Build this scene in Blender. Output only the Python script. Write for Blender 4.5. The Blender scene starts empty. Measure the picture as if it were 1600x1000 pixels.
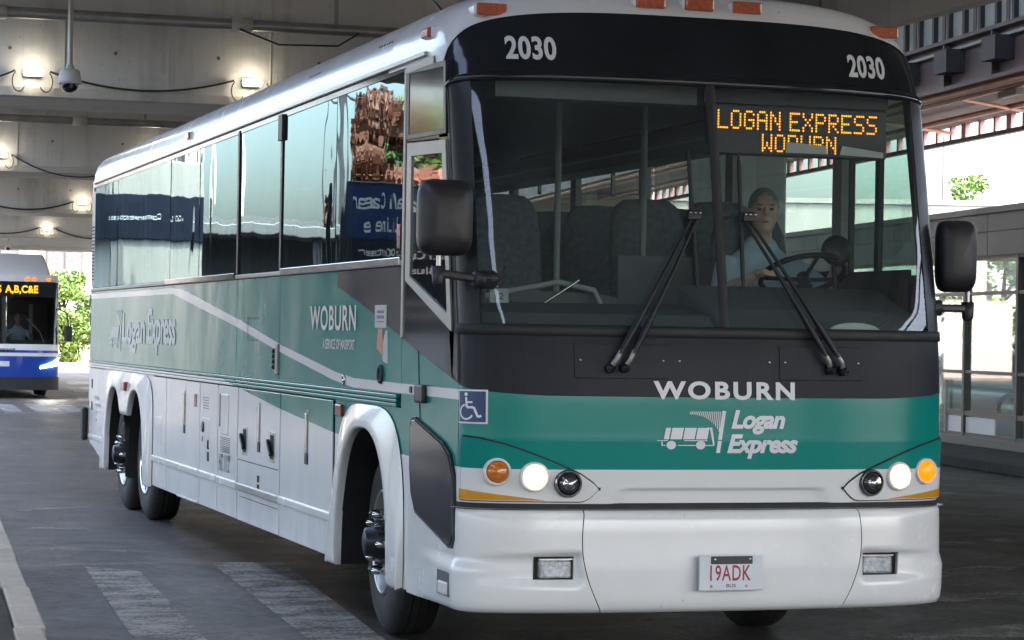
import bpy, bmesh, math, random
import numpy as np
from mathutils import Vector, Matrix
R = math.radians
random.seed(7); rng = np.random.default_rng(7)
scene = bpy.context.scene
C = scene.collection

# ------------------------------------------------------------------ camera
cd = bpy.data.cameras.new('camera'); cam = bpy.data.objects.new('camera', cd); C.objects.link(cam)
cd.sensor_fit = 'HORIZONTAL'; cd.sensor_width = 36.0; cd.lens = 36.0 * 3784.776 / 1600.0
cd.clip_start = 0.1; cd.clip_end = 3000
YAW, PITCH, ROLL = R(17.626), R(0.32), R(0.95)
fw = Vector((math.sin(YAW) * math.cos(PITCH), math.cos(YAW) * math.cos(PITCH), math.sin(PITCH)))
rt = Vector((math.cos(YAW), -math.sin(YAW), 0)); up = rt.cross(fw)
rt2 = rt * math.cos(ROLL) + up * math.sin(ROLL); up2 = -rt * math.sin(ROLL) + up * math.cos(ROLL)
mw = Matrix((rt2, up2, -fw)).transposed().to_4x4(); mw.translation = Vector((-4.639, -11.077, 1.695))
cam.matrix_world = mw
scene.camera = cam

# ------------------------------------------------------------------ world, sun, exposure
SUN_EL, SUN_AZ = R(64), R(145)          # azimuth measured from +Y towards +X
world = bpy.data.worlds.new('World'); scene.world = world; world.use_nodes = True
wn = world.node_tree; bg = wn.nodes['Background']
sky = wn.nodes.new('ShaderNodeTexSky'); sky.sky_type = 'NISHITA'; sky.sun_disc = False
sky.sun_elevation = SUN_EL; sky.sun_rotation = SUN_AZ
sky.air_density = 1.0; sky.dust_density = 6.0; sky.ozone_density = 1.0
wn.links.new(sky.outputs[0], bg.inputs[0]); bg.inputs[1].default_value = 0.15
sl = bpy.data.lights.new('sun', 'SUN'); so = bpy.data.objects.new('sun', sl); C.objects.link(so)
sl.energy = 1.3; sl.angle = R(0.5); sl.color = (1.0, 0.95, 0.87)
sd = Vector((math.sin(SUN_AZ) * math.cos(SUN_EL), math.cos(SUN_AZ) * math.cos(SUN_EL), math.sin(SUN_EL)))
so.rotation_euler = sd.to_track_quat('Z', 'Y').to_euler(); so.location = (10, -30, 60)
vs = scene.view_settings; vs.view_transform = 'Standard'; vs.look = 'None'; vs.exposure = 3.55; vs.gamma = 1.0
vs.use_curve_mapping = False
cy = scene.cycles
cy.use_denoising = True; cy.max_bounces = 10; cy.diffuse_bounces = 5; cy.glossy_bounces = 4
cy.transparent_max_bounces = 24; cy.transmission_bounces = 6; cy.caustics_reflective = False; cy.caustics_refractive = False
cy.sample_clamp_indirect = 8.0

# ------------------------------------------------------------------ materials
MATS = {}
class NT:
    def __init__(s, name):
        s.m = bpy.data.materials.new(name); s.m.use_nodes = True; s.t = s.m.node_tree; s.n = s.t.nodes
        s.b = s.n['Principled BSDF']; s.out = s.n['Material Output']; MATS[name] = s.m; s._obj = None
    def new(s, t, **kw):
        n = s.n.new(t)
        for k, v in kw.items(): setattr(n, k, v)
        return n
    def link(s, a, b): s.t.links.new(a, b)
    def val(s, sock, v):
        if hasattr(v, 'links') or isinstance(v, bpy.types.NodeSocket): s.link(v, sock)
        else: sock.default_value = v
    def coord(s, kind='Object'):
        if s._obj is None: s._obj = s.new('ShaderNodeTexCoord')
        return s._obj.outputs[kind]
    def mapping(s, scale=(1, 1, 1), kind='Object', loc=(0, 0, 0), rot=(0, 0, 0)):
        m = s.new('ShaderNodeMapping'); s.link(s.coord(kind), m.inputs[0])
        m.inputs['Scale'].default_value = scale; m.inputs['Location'].default_value = loc; m.inputs['Rotation'].default_value = rot
        return m.outputs[0]
    def noise(s, scale=5, detail=4, rough=0.55, vec=None, dist=0.0):
        n = s.new('ShaderNodeTexNoise'); n.inputs['Scale'].default_value = scale; n.inputs['Detail'].default_value = detail
        n.inputs['Roughness'].default_value = rough; n.inputs['Distortion'].default_value = dist
        s.link(vec if vec is not None else s.coord(), n.inputs['Vector']); return n.outputs['Fac']
    def ramp(s, fac, stops):
        r = s.new('ShaderNodeValToRGB'); e = r.color_ramp.elements
        while len(e) < len(stops): e.new(0.5)
        for i, (p, c) in enumerate(stops):
            e[i].position = p; e[i].color = (*c, 1) if isinstance(c, (tuple, list)) else (c, c, c, 1)
        s.link(fac, r.inputs[0]); return r.outputs[0]
    def mix(s, fac, a, b):
        m = s.new('ShaderNodeMix', data_type='RGBA'); s.val(m.inputs[0], fac)
        for sock, v in ((m.inputs[6], a), (m.inputs[7], b)):
            if isinstance(v, bpy.types.NodeSocket): s.link(v, sock)
            else: sock.default_value = (*v, 1)
        return m.outputs[2]
    def math(s, op, a, b=0.0, clamp=False):
        m = s.new('ShaderNodeMath', operation=op); m.use_clamp = clamp; s.val(m.inputs[0], a); s.val(m.inputs[1], b); return m.outputs[0]
    def bump(s, h, strength=0.3, dist=0.01):
        b = s.new('ShaderNodeBump'); b.inputs['Strength'].default_value = strength; b.inputs['Distance'].default_value = dist
        s.link(h, b.inputs['Height']); return b.outputs[0]
    def set(s, color=None, rough=None, metal=None, coat=None, normal=None, spec=None):
        for k, v in (('Base Color', color), ('Roughness', rough), ('Metallic', metal), ('Coat Weight', coat), ('Normal', normal), ('Specular IOR Level', spec)):
            if v is None: continue
            sock = s.b.inputs[k]
            if isinstance(v, bpy.types.NodeSocket): s.link(v, sock)
            elif k == 'Base Color': sock.default_value = (*v, 1)
            else: sock.default_value = v
        return s

def plain(name, color, rough=0.5, metal=0.0, coat=0.0, var=0.12, scale=9.0, bump=0.0, bscale=60.0, spec=0.5):
    t = NT(name)
    n = t.noise(scale, 5, 0.6)
    lo = tuple(max(0, c * (1 - var)) for c in color); hi = tuple(min(1, c * (1 + var)) for c in color)
    t.set(color=t.ramp(n, [(0.3, lo), (0.7, hi)]), rough=t.ramp(n, [(0.25, max(0.02, rough * 0.85)), (0.75, min(1, rough * 1.15))]), metal=metal, coat=coat, spec=spec)
    if bump: t.set(normal=t.bump(t.noise(bscale, 3, 0.6), bump, 0.004))
    return t.m

def emit(name, color, strength, base=(0.02, 0.02, 0.02)):
    t = NT(name); t.set(color=base, rough=0.3)
    t.b.inputs['Emission Color'].default_value = (*color, 1); t.b.inputs['Emission Strength'].default_value = strength
    return t.m

def glass(name, tint, ior=1.5, wave=0.0, wscale=1.5, refl=(0.95, 0.97, 1.0), dirt_haze=0.0):
    t = NT(name); t.n.remove(t.b)
    tr = t.new('ShaderNodeBsdfTransparent'); tr.inputs[0].default_value = (*tint, 1)
    gl = t.new('ShaderNodeBsdfGlossy'); gl.inputs[0].default_value = (*refl, 1); gl.inputs['Roughness'].default_value = 0.012
    fr = t.new('ShaderNodeFresnel'); ge = t.new('ShaderNodeNewGeometry')      # same reflectance from both sides of a thin sheet
    bf = ge.outputs['Backfacing']
    t.link(t.math('ADD', t.math('MULTIPLY', t.math('SUBTRACT', 1.0, bf), ior), t.math('MULTIPLY', bf, 1.0 / ior)), fr.inputs[0])
    if wave:
        nb = t.bump(t.noise(wscale, 2, 0.45, vec=t.mapping((1, 1, 0.55))), 1.0, wave)
        t.link(nb, gl.inputs['Normal'])
    mx = t.new('ShaderNodeMixShader'); t.link(fr.outputs[0], mx.inputs[0]); t.link(tr.outputs[0], mx.inputs[1]); t.link(gl.outputs[0], mx.inputs[2])
    res = mx.outputs[0]
    if dirt_haze:
        df = t.new('ShaderNodeBsdfDiffuse'); df.inputs[0].default_value = (0.30, 0.37, 0.40, 1)  # bluish tone put in as a veil over the glass
        f = t.math('MULTIPLY', t.ramp(t.noise(3.0, 6, 0.65), [(0.35, 0.35), (0.75, 1.0)]), dirt_haze)
        m2 = t.new('ShaderNodeMixShader'); t.link(f, m2.inputs[0]); t.link(res, m2.inputs[1]); t.link(df.outputs[0], m2.inputs[2]); res = m2.outputs[0]
    t.link(res, t.out.inputs[0]); return t.m

# body paint: colour depends only on where on the body the paint is
BLK = [(-1, 1.392), (0.05, 1.395), (0.22, 1.43), (0.72, 1.53), (1.32, 1.65), (2.12, 1.82), (2.92, 1.965), (2.93, 4.0), (14, 4.0)]
SUP = [(-1, 1.30), (0.24, 1.30), (0.25, 1.418), (1.35, 1.42), (2.42, 1.425), (2.86, 1.45), (4.39, 1.595), (5.8, 1.76), (8.12, 2.0), (8.6, 2.02), (14, 2.02)]
SLO = [(-1, 1.35), (0.24, 1.35), (0.25, 1.368), (1.40, 1.368), (2.46, 1.372), (2.95, 1.405), (4.5, 1.557), (5.89, 1.71), (8.6, 1.972), (14, 1.972)]
GRN = [(-1, 1.035), (1.3, 1.045), (2.0, 1.06), (2.88, 1.092), (4.35, 1.177), (5.74, 1.277), (6.3, 1.33), (14, 1.34)]
def livery():
    t = NT('livery_paint')
    sx = t.new('ShaderNodeSeparateXYZ'); t.link(t.coord(), sx.inputs[0]); Y, Z = sx.outputs[1], sx.outputs[2]
    yn = t.math('DIVIDE', t.math('ADD', Y, 1.0), 15.0)
    def curve(pts):
        fc = t.new('ShaderNodeFloatCurve'); c = fc.mapping.curves[0]
        fc.mapping.use_clip = True
        P = [((y + 1) / 15.0, z / 4.0) for y, z in pts]
        c.points[0].location = P[0]; c.points[1].location = P[-1]
        for p in P[1:-1]: c.points.new(*p)
        for p in c.points: p.handle_type = 'VECTOR'
        fc.mapping.update(); t.link(yn, fc.inputs['Value']); return t.math('MULTIPLY', fc.outputs[0], 4.0)
    wh = (0.76, 0.76, 0.745); gr = (0.0015, 0.225, 0.190); bk = (0.019, 0.022, 0.029)
    big = t.noise(0.9, 3, 0.6); fine = t.noise(45, 3, 0.6)
    # road film: a grey-brown dirt film with its own blotchy shape, mostly low on the body
    dirt_haze = t.math('MULTIPLY', t.ramp(t.noise(2.2, 6, 0.7, vec=t.mapping((1, 1, 0.35))), [(0.45, 0.0), (0.8, 1.0)]),
                  t.ramp(t.math('DIVIDE', Z, 2.0), [(0.16, 0.42), (0.45, 0.06)]))
    col = t.mix(t.math('GREATER_THAN', Z, curve(GRN)), wh, gr)
    st = t.math('MULTIPLY', t.math('GREATER_THAN', Z, curve(SLO)), t.math('LESS_THAN', Z, curve(SUP)))
    col = t.mix(st, col, (0.74, 0.735, 0.71))
    col = t.mix(t.math('GREATER_THAN', Z, curve(BLK)), col, bk)
    col = t.mix(dirt_haze, col, (0.23, 0.20, 0.165))
    isb = t.math('MULTIPLY', t.math('GREATER_THAN', Z, curve(BLK)), t.math('LESS_THAN', Y, 0.9))
    t.set(color=col, rough=t.math('ADD', t.ramp(big, [(0.3, 0.13), (0.75, 0.24)]), t.math('MULTIPLY', isb, 0.26)), coat=t.math('MULTIPLY', t.math('SUBTRACT', 1.0, isb), 0.03), spec=t.math('SUBTRACT', 0.27, t.math('MULTIPLY', isb, 0.12)))
    t.b.inputs['Coat Roughness'].default_value = 0.04
    h = t.math('ADD', t.math('MULTIPLY', t.noise(1.6, 2, 0.4, vec=t.mapping((1, 1, 0.7))), 1.0), t.math('MULTIPLY', fine, 0.002))
    nb = t.bump(h, 0.32, 0.02); t.set(normal=nb); t.link(nb, t.b.inputs['Coat Normal'])
    return t.m
livery()

def white_paint():
    t = NT('white_paint'); n = t.noise(1.5, 4, 0.6)
    col = t.ramp(n, [(0.3, (0.70, 0.695, 0.675)), (0.7, (0.77, 0.765, 0.745))])
    sx = t.new('ShaderNodeSeparateXYZ'); t.link(t.coord(), sx.inputs[0])
    low = t.ramp(t.math('DIVIDE', sx.outputs[2], 4.0), [(0.08, 0.75), (0.30, 0.25)])
    film = t.math('MULTIPLY', t.ramp(t.noise(3.0, 7, 0.75, vec=t.mapping((1, 1, 0.5))), [(0.50, 0.0), (0.85, 0.12)]), low)
    col = t.mix(film, col, (0.30, 0.265, 0.22))
    chips = t.ramp(t.noise(38, 2, 0.5), [(0.785, 0.0), (0.795, 1.0)])
    col = t.mix(t.math('MULTIPLY', chips, 0.8), col, (0.10, 0.095, 0.09))
    scr = t.math('MULTIPLY', t.ramp(t.noise(1.0, 4, 0.6, vec=t.mapping((3, 3, 40), rot=(0, 0.12, 0))), [(0.70, 0.0), (0.76, 0.3)]), low)
    col = t.mix(scr, col, (0.42, 0.40, 0.37))
    t.set(color=col, rough=t.ramp(t.noise(4, 5, 0.7), [(0.3, 0.20), (0.75, 0.30)]), coat=0.3)
    t.b.inputs['Coat Roughness'].default_value = 0.06
    t.set(normal=t.bump(t.noise(2.2, 2, 0.4), 0.25, 0.012))
white_paint()
plain('black_gloss', (0.015, 0.018, 0.022), 0.10, coat=0.1, var=0.2, scale=2, spec=0.32)
plain('black_satin', (0.014, 0.016, 0.020), 0.38, var=0.25, scale=6, spec=0.3)
plain('black_plastic', (0.02, 0.02, 0.023), 0.45, var=0.2, bump=0.15, bscale=400)
plain('rubber', (0.012, 0.012, 0.013), 0.62, var=0.3, scale=14)
def tyre_mat():
    t = NT('tyre'); n = t.noise(6, 5, 0.7)
    t.set(color=t.ramp(n, [(0.35, (0.010, 0.010, 0.011)), (0.75, (0.035, 0.033, 0.030))]), rough=0.75, normal=t.bump(t.noise(90, 2, 0.5), 0.3, 0.004))
tyre_mat()
plain('chrome', (0.62, 0.62, 0.62), 0.16, metal=1.0, var=0.12, scale=4)
plain('alu', (0.48, 0.48, 0.47), 0.35, metal=1.0, var=0.1, scale=6)
plain('alu_dull', (0.30, 0.29, 0.27), 0.42, metal=0.7, var=0.12, scale=5)
plain('seam', (0.012, 0.012, 0.012), 0.7)
plain('letter_white', (0.72, 0.73, 0.75), 0.4, var=0.05)
plain('letter_cream', (0.62, 0.62, 0.57), 0.4, var=0.05)
plain('letter_dark', (0.08, 0.08, 0.085), 0.5)
plain('plate_white', (0.62, 0.64, 0.66), 0.35, var=0.04)
plain('plate_red', (0.30, 0.015, 0.03), 0.4)
plain('sign_blue', (0.010, 0.035, 0.13), 0.35)
plain('navy', (0.008, 0.011, 0.025), 0.35)
plain('amber_lens', (0.55, 0.16, 0.012), 0.18, coat=0.6, var=0.25, scale=60)
plain('orange_lens', (0.42, 0.075, 0.022), 0.22, coat=0.6, var=0.35, scale=70)
plain('red_lens', (0.20, 0.015, 0.012), 0.25, coat=0.5)
plain('yellow_reflector', (0.62, 0.27, 0.015), 0.25, coat=0.4, var=0.1)
plain('lamp_dark', (0.03, 0.03, 0.033), 0.12, coat=0.8)
plain('lens_clear', (0.45, 0.47, 0.48), 0.12, metal=0.5, coat=0.8, var=0.4, scale=45)
emit('headlight_on', (1.0, 0.95, 0.80), 14.0)
emit('headlight_halo', (1.0, 0.80, 0.42), 0.13, (0.6, 0.6, 0.5))  # faint glow painting the yellow halo round the lamp
emit('indicator_on', (1.0, 0.135, 0.0), 0.24, (0.45, 0.09, 0.005))
emit('led_on', (1.0, 0.33, 0.006), 0.25)
emit('lamp_on', (1.0, 0.88, 0.66), 4.6)
emit('bus_light', (1.0, 0.95, 0.85), 6.0)
plain('led_board', (0.012, 0.012, 0.013), 0.5, var=0.3, scale=120)
plain('paper', (0.55, 0.54, 0.50), 0.7, var=0.06)
plain('sticker_orange', (0.5, 0.2, 0.11), 0.5, var=0.2, scale=40)
plain('seat_cloth', (0.13, 0.15, 0.165), 0.85, var=0.3, scale=30, bump=0.2, bscale=200)
plain('interior_grey', (0.33, 0.34, 0.33), 0.6)
plain('interior_dark', (0.13, 0.145, 0.15), 0.6)
plain('dash', (0.075, 0.085, 0.088), 0.55, bump=0.2, bscale=250)
plain('skin', (0.66, 0.43, 0.34), 0.5, var=0.15, scale=25)
plain('shirt', (0.48, 0.62, 0.70), 0.8, var=0.12, scale=10)
plain('trousers', (0.02, 0.025, 0.05), 0.8)
plain('hair', (0.26, 0.25, 0.24), 0.7, var=0.4, scale=60)
glass('windshield_glass', (0.80, 0.88, 0.88), 1.5, dirt_haze=0.085)  # bluish haze painted over the pane for the ceiling's reflection
glass('side_glass', (0.14, 0.18, 0.18), 2.3, wave=0.0042, wscale=1.6, refl=(0.60, 0.80, 0.83))
glass('paled_side_glass', (0.42, 0.52, 0.49), 1.5)  # same coach glass, tint paled to let the far windows look brighter
glass('driver_glass', (0.55, 0.66, 0.62), 1.5)
glass('door_glass', (0.42, 0.50, 0.46), 1.7, wave=0.001)
glass('station_glass', (0.80, 0.88, 0.85), 1.5, dirt_haze=0.05)
glass('blue_bus_glass', (0.30, 0.34, 0.34), 1.5)
glass('car_glass', (0.12, 0.15, 0.15), 1.6)
glass('dome_glass', (0.10, 0.10, 0.10), 1.8)

def concrete(name, a, b, streak=0.5, scale=1.0):
    t = NT(name)
    n1 = t.noise(0.55 * scale, 6, 0.65); n2 = t.noise(9 * scale, 6, 0.7)
    st = t.noise(1.0, 5, 0.6, vec=t.mapping((3.2 * scale, 3.2 * scale, 0.10)))
    st2 = t.noise(1.0, 3, 0.6, vec=t.mapping((14 * scale, 14 * scale, 0.35)))
    f = t.math('ADD', t.math('MULTIPLY', n1, 0.45), t.math('ADD', t.math('MULTIPLY', n2, 0.22), t.math('ADD', t.math('MULTIPLY', st, streak * 0.45), t.math('MULTIPLY', st2, streak * 0.2))))
    col = t.ramp(f, [(0.34, a), (0.62, b)])
    # dark leak stains and bug holes
    stain = t.ramp(t.noise(1.0, 4, 0.6, vec=t.mapping((0.9, 0.9, 0.16), loc=(4, 2, 1))), [(0.60, 0.0), (0.74, 0.5)])
    col = t.mix(stain, col, tuple(c * 0.35 for c in a))
    holes = t.ramp(t.noise(26 * scale, 2, 0.5), [(0.70, 0.0), (0.78, 0.55)])
    col = t.mix(holes, col, tuple(c * 0.4 for c in a))
    t.set(color=col, rough=0.85, normal=t.bump(t.math('ADD', n2, t.math('MULTIPLY', st2, 0.7)), 0.5, 0.012), spec=0.3)
    return t.m
concrete('concrete', (0.26, 0.257, 0.25), (0.54, 0.535, 0.52), 1.0)
concrete('concrete_dark', (0.11, 0.107, 0.10), (0.21, 0.205, 0.19), 0.5)
concrete('concrete_light', (0.36, 0.34, 0.30), (0.50, 0.475, 0.43), 0.6)
concrete('kerb_stone', (0.36, 0.345, 0.30), (0.60, 0.575, 0.51), 0.2, 2.5)
concrete('pavement_conc', (0.045, 0.044, 0.041), (0.09, 0.088, 0.082), 0.1, 2.0)

def asphalt():
    t = NT('asphalt')
    big = t.noise(0.16, 5, 0.6); mid = t.noise(1.1, 6, 0.7, dist=0.6); fine = t.noise(70, 3, 0.7); sp = t.noise(180, 2, 0.6)
    col = t.ramp(t.math('ADD', t.math('MULTIPLY', big, 0.5), t.math('ADD', t.math('MULTIPLY', mid, 0.35), t.math('MULTIPLY', fine, 0.15))),
                 [(0.36, (0.036, 0.033, 0.028)), (0.66, (0.120, 0.112, 0.097))])
    v = t.new('ShaderNodeTexVoronoi'); v.inputs['Scale'].default_value = 75; t.link(t.coord(), v.inputs['Vector'])
    chips = t.math('MULTIPLY', t.ramp(v.outputs['Distance'], [(0.12, 1.0), (0.22, 0.0)]), t.ramp(t.noise(1.4, 3, 0.6), [(0.45, 0.0), (0.65, 1.0)]))
    col = t.mix(t.math('MULTIPLY', chips, 0.55), col, (0.22, 0.21, 0.195))
    v2 = t.new('ShaderNodeTexVoronoi'); v2.inputs['Scale'].default_value = 26; v2.inputs['Randomness'].default_value = 1.0; t.link(t.coord(), v2.inputs['Vector'])
    st2 = t.new('ShaderNodeSeparateColor'); t.link(v2.outputs['Color'], st2.inputs[0])
    col = t.mix(t.math('MULTIPLY', t.ramp(st2.outputs[0], [(0.80, 0.0), (0.86, 1.0)]), 0.40), col, (0.16, 0.155, 0.145))
    col = t.mix(t.math('MULTIPLY', t.ramp(st2.outputs[1], [(0.74, 0.0), (0.82, 1.0)]), 0.65), col, (0.012, 0.012, 0.012))
    lit = t.math('MULTIPLY', t.ramp(t.noise(15, 7, 0.8), [(0.585, 0.0), (0.64, 1.0)]), t.ramp(t.noise(0.8, 4, 0.6, vec=t.mapping((1, 1, 1), loc=(7, 3, 0))), [(0.42, 0.15), (0.62, 1.0)]))  # small pale spots, glints painted into the asphalt colour
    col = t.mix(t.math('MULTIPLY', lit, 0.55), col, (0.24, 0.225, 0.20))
    pits = t.ramp(t.noise(10, 7, 0.8, vec=t.mapping((1, 1, 1), loc=(1, 9, 0))), [(0.37, 1.0), (0.42, 0.0)])
    col = t.mix(t.math('MULTIPLY', pits, 0.6), col, (0.012, 0.012, 0.012))
    pat = t.ramp(t.noise(0.7, 5, 0.7, vec=t.mapping((1.6, 0.5, 1), loc=(3, 1, 0))), [(0.50, 0.0), (0.56, 1.0)])
    col = t.mix(t.math('MULTIPLY', pat, 0.45), col, (0.030, 0.029, 0.028))
    # oil drips and patched lane with tracks along the road
    oil = t.ramp(t.noise(1.0, 4, 0.6, vec=t.mapping((0.8, 0.09, 1))), [(0.52, 0.0), (0.68, 0.75)])
    col = t.mix(oil, col, (0.018, 0.018, 0.019))
    w = t.new('ShaderNodeTexVoronoi', feature='DISTANCE_TO_EDGE'); w.inputs['Scale'].default_value = 0.45
    wv = t.new('ShaderNodeVectorMath', operation='ADD'); t.link(t.coord(), wv.inputs[0])
    nn = t.new('ShaderNodeTexNoise'); nn.inputs['Scale'].default_value = 1.2; nn.inputs['Detail'].default_value = 4; t.link(t.coord(), nn.inputs['Vector']); t.link(nn.outputs['Color'], wv.inputs[1])
    t.link(wv.outputs[0], w.inputs['Vector'])
    crack = t.math('MULTIPLY', t.ramp(w.outputs['Distance'], [(0.0, 1.0), (0.012, 0.0)]), t.ramp(t.noise(0.3, 2, 0.5), [(0.5, 0.0), (0.6, 0.85)]))
    col = t.mix(crack, col, (0.012, 0.012, 0.012))
    h = t.math('ADD', t.math('MULTIPLY', fine, 0.6), t.math('ADD', t.math('MULTIPLY', sp, 0.5), t.math('MULTIPLY', mid, 0.8)))
    t.set(color=col, rough=t.ramp(mid, [(0.35, 0.40), (0.7, 0.66)]), normal=t.bump(h, 0.55, 0.012), spec=0.5)
asphalt()
def marking(name, wear):
    t = NT(name)
    n = t.math('ADD', t.math('MULTIPLY', t.noise(1.0, 5, 0.65, vec=t.mapping((2.2, 4, 1))), 0.5), t.math('MULTIPLY', t.noise(34, 5, 0.75), 0.5))
    mask = t.ramp(n, [(wear - 0.07, 0.0), (wear + 0.09, 1.0)])
    t.set(color=t.ramp(t.noise(12, 5, 0.7), [(0.3, (0.26, 0.25, 0.225)), (0.7, (0.46, 0.44, 0.40))]), rough=0.6)
    t.link(mask, t.b.inputs['Alpha'])
marking('worn_paint', 0.46); marking('worn_paint_more', 0.51)

plain('paving_red', (0.36, 0.25, 0.21), 0.8, var=0.12, scale=3)
plain('slate_wall', (0.055, 0.075, 0.095), 0.7, var=0.2, scale=0.4)
plain('steel_mauve', (0.125, 0.088, 0.082), 0.55, var=0.15, scale=2)
plain('steel_dark', (0.055, 0.052, 0.062), 0.6, var=0.2, scale=3)
plain('soffit', (0.085, 0.062, 0.066), 0.7, var=0.15, scale=1)
plain('salmon_pipe', (0.62, 0.30, 0.21), 0.45, var=0.1)
plain('bridge_panel', (0.34, 0.35, 0.33), 0.6, var=0.2, scale=1.5)
plain('pink_post', (0.55, 0.25, 0.25), 0.5)
plain('cladding', (0.125, 0.115, 0.10), 0.55, var=0.08, scale=1.2)
plain('mullion', (0.07, 0.066, 0.06), 0.45)
plain('galv_pipe', (0.28, 0.27, 0.255), 0.4, metal=0.5, var=0.2, scale=5)
plain('cable', (0.02, 0.02, 0.02), 0.6)
plain('cam_grey', (0.42, 0.41, 0.38), 0.5)
plain('facade', (0.62, 0.58, 0.50), 0.8, var=0.08, scale=0.5)
plain('facade_window', (0.10, 0.11, 0.12), 0.15)
plain('brick_wall', (0.26, 0.11, 0.07), 0.85, var=0.3, scale=2)
plain('blue_paint', (0.005, 0.045, 0.30), 0.22, coat=0.5, var=0.06)
plain('shroud', (0.55, 0.55, 0.52), 0.35, var=0.05)
plain('car_white', (0.70, 0.71, 0.72), 0.2, coat=0.8, var=0.02)
plain('car_silver', (0.40, 0.42, 0.44), 0.25, metal=0.4, coat=0.8, var=0.04)
plain('bark', (0.09, 0.07, 0.05), 0.9, var=0.4, scale=12)
def leaf(name, a, b):
    t = NT(name); g = t.new('ShaderNodeNewGeometry')
    t.set(color=t.ramp(g.outputs['Random Per Island'], [(0.0, a), (1.0, b)]), rough=0.6)
    t.b.inputs['Transmission Weight'].default_value = 0.0
    return t.m
leaf('leaf', (0.05, 0.12, 0.02), (0.16, 0.26, 0.05)); leaf('leaf_russet', (0.09, 0.03, 0.015), (0.24, 0.09, 0.05))

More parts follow.
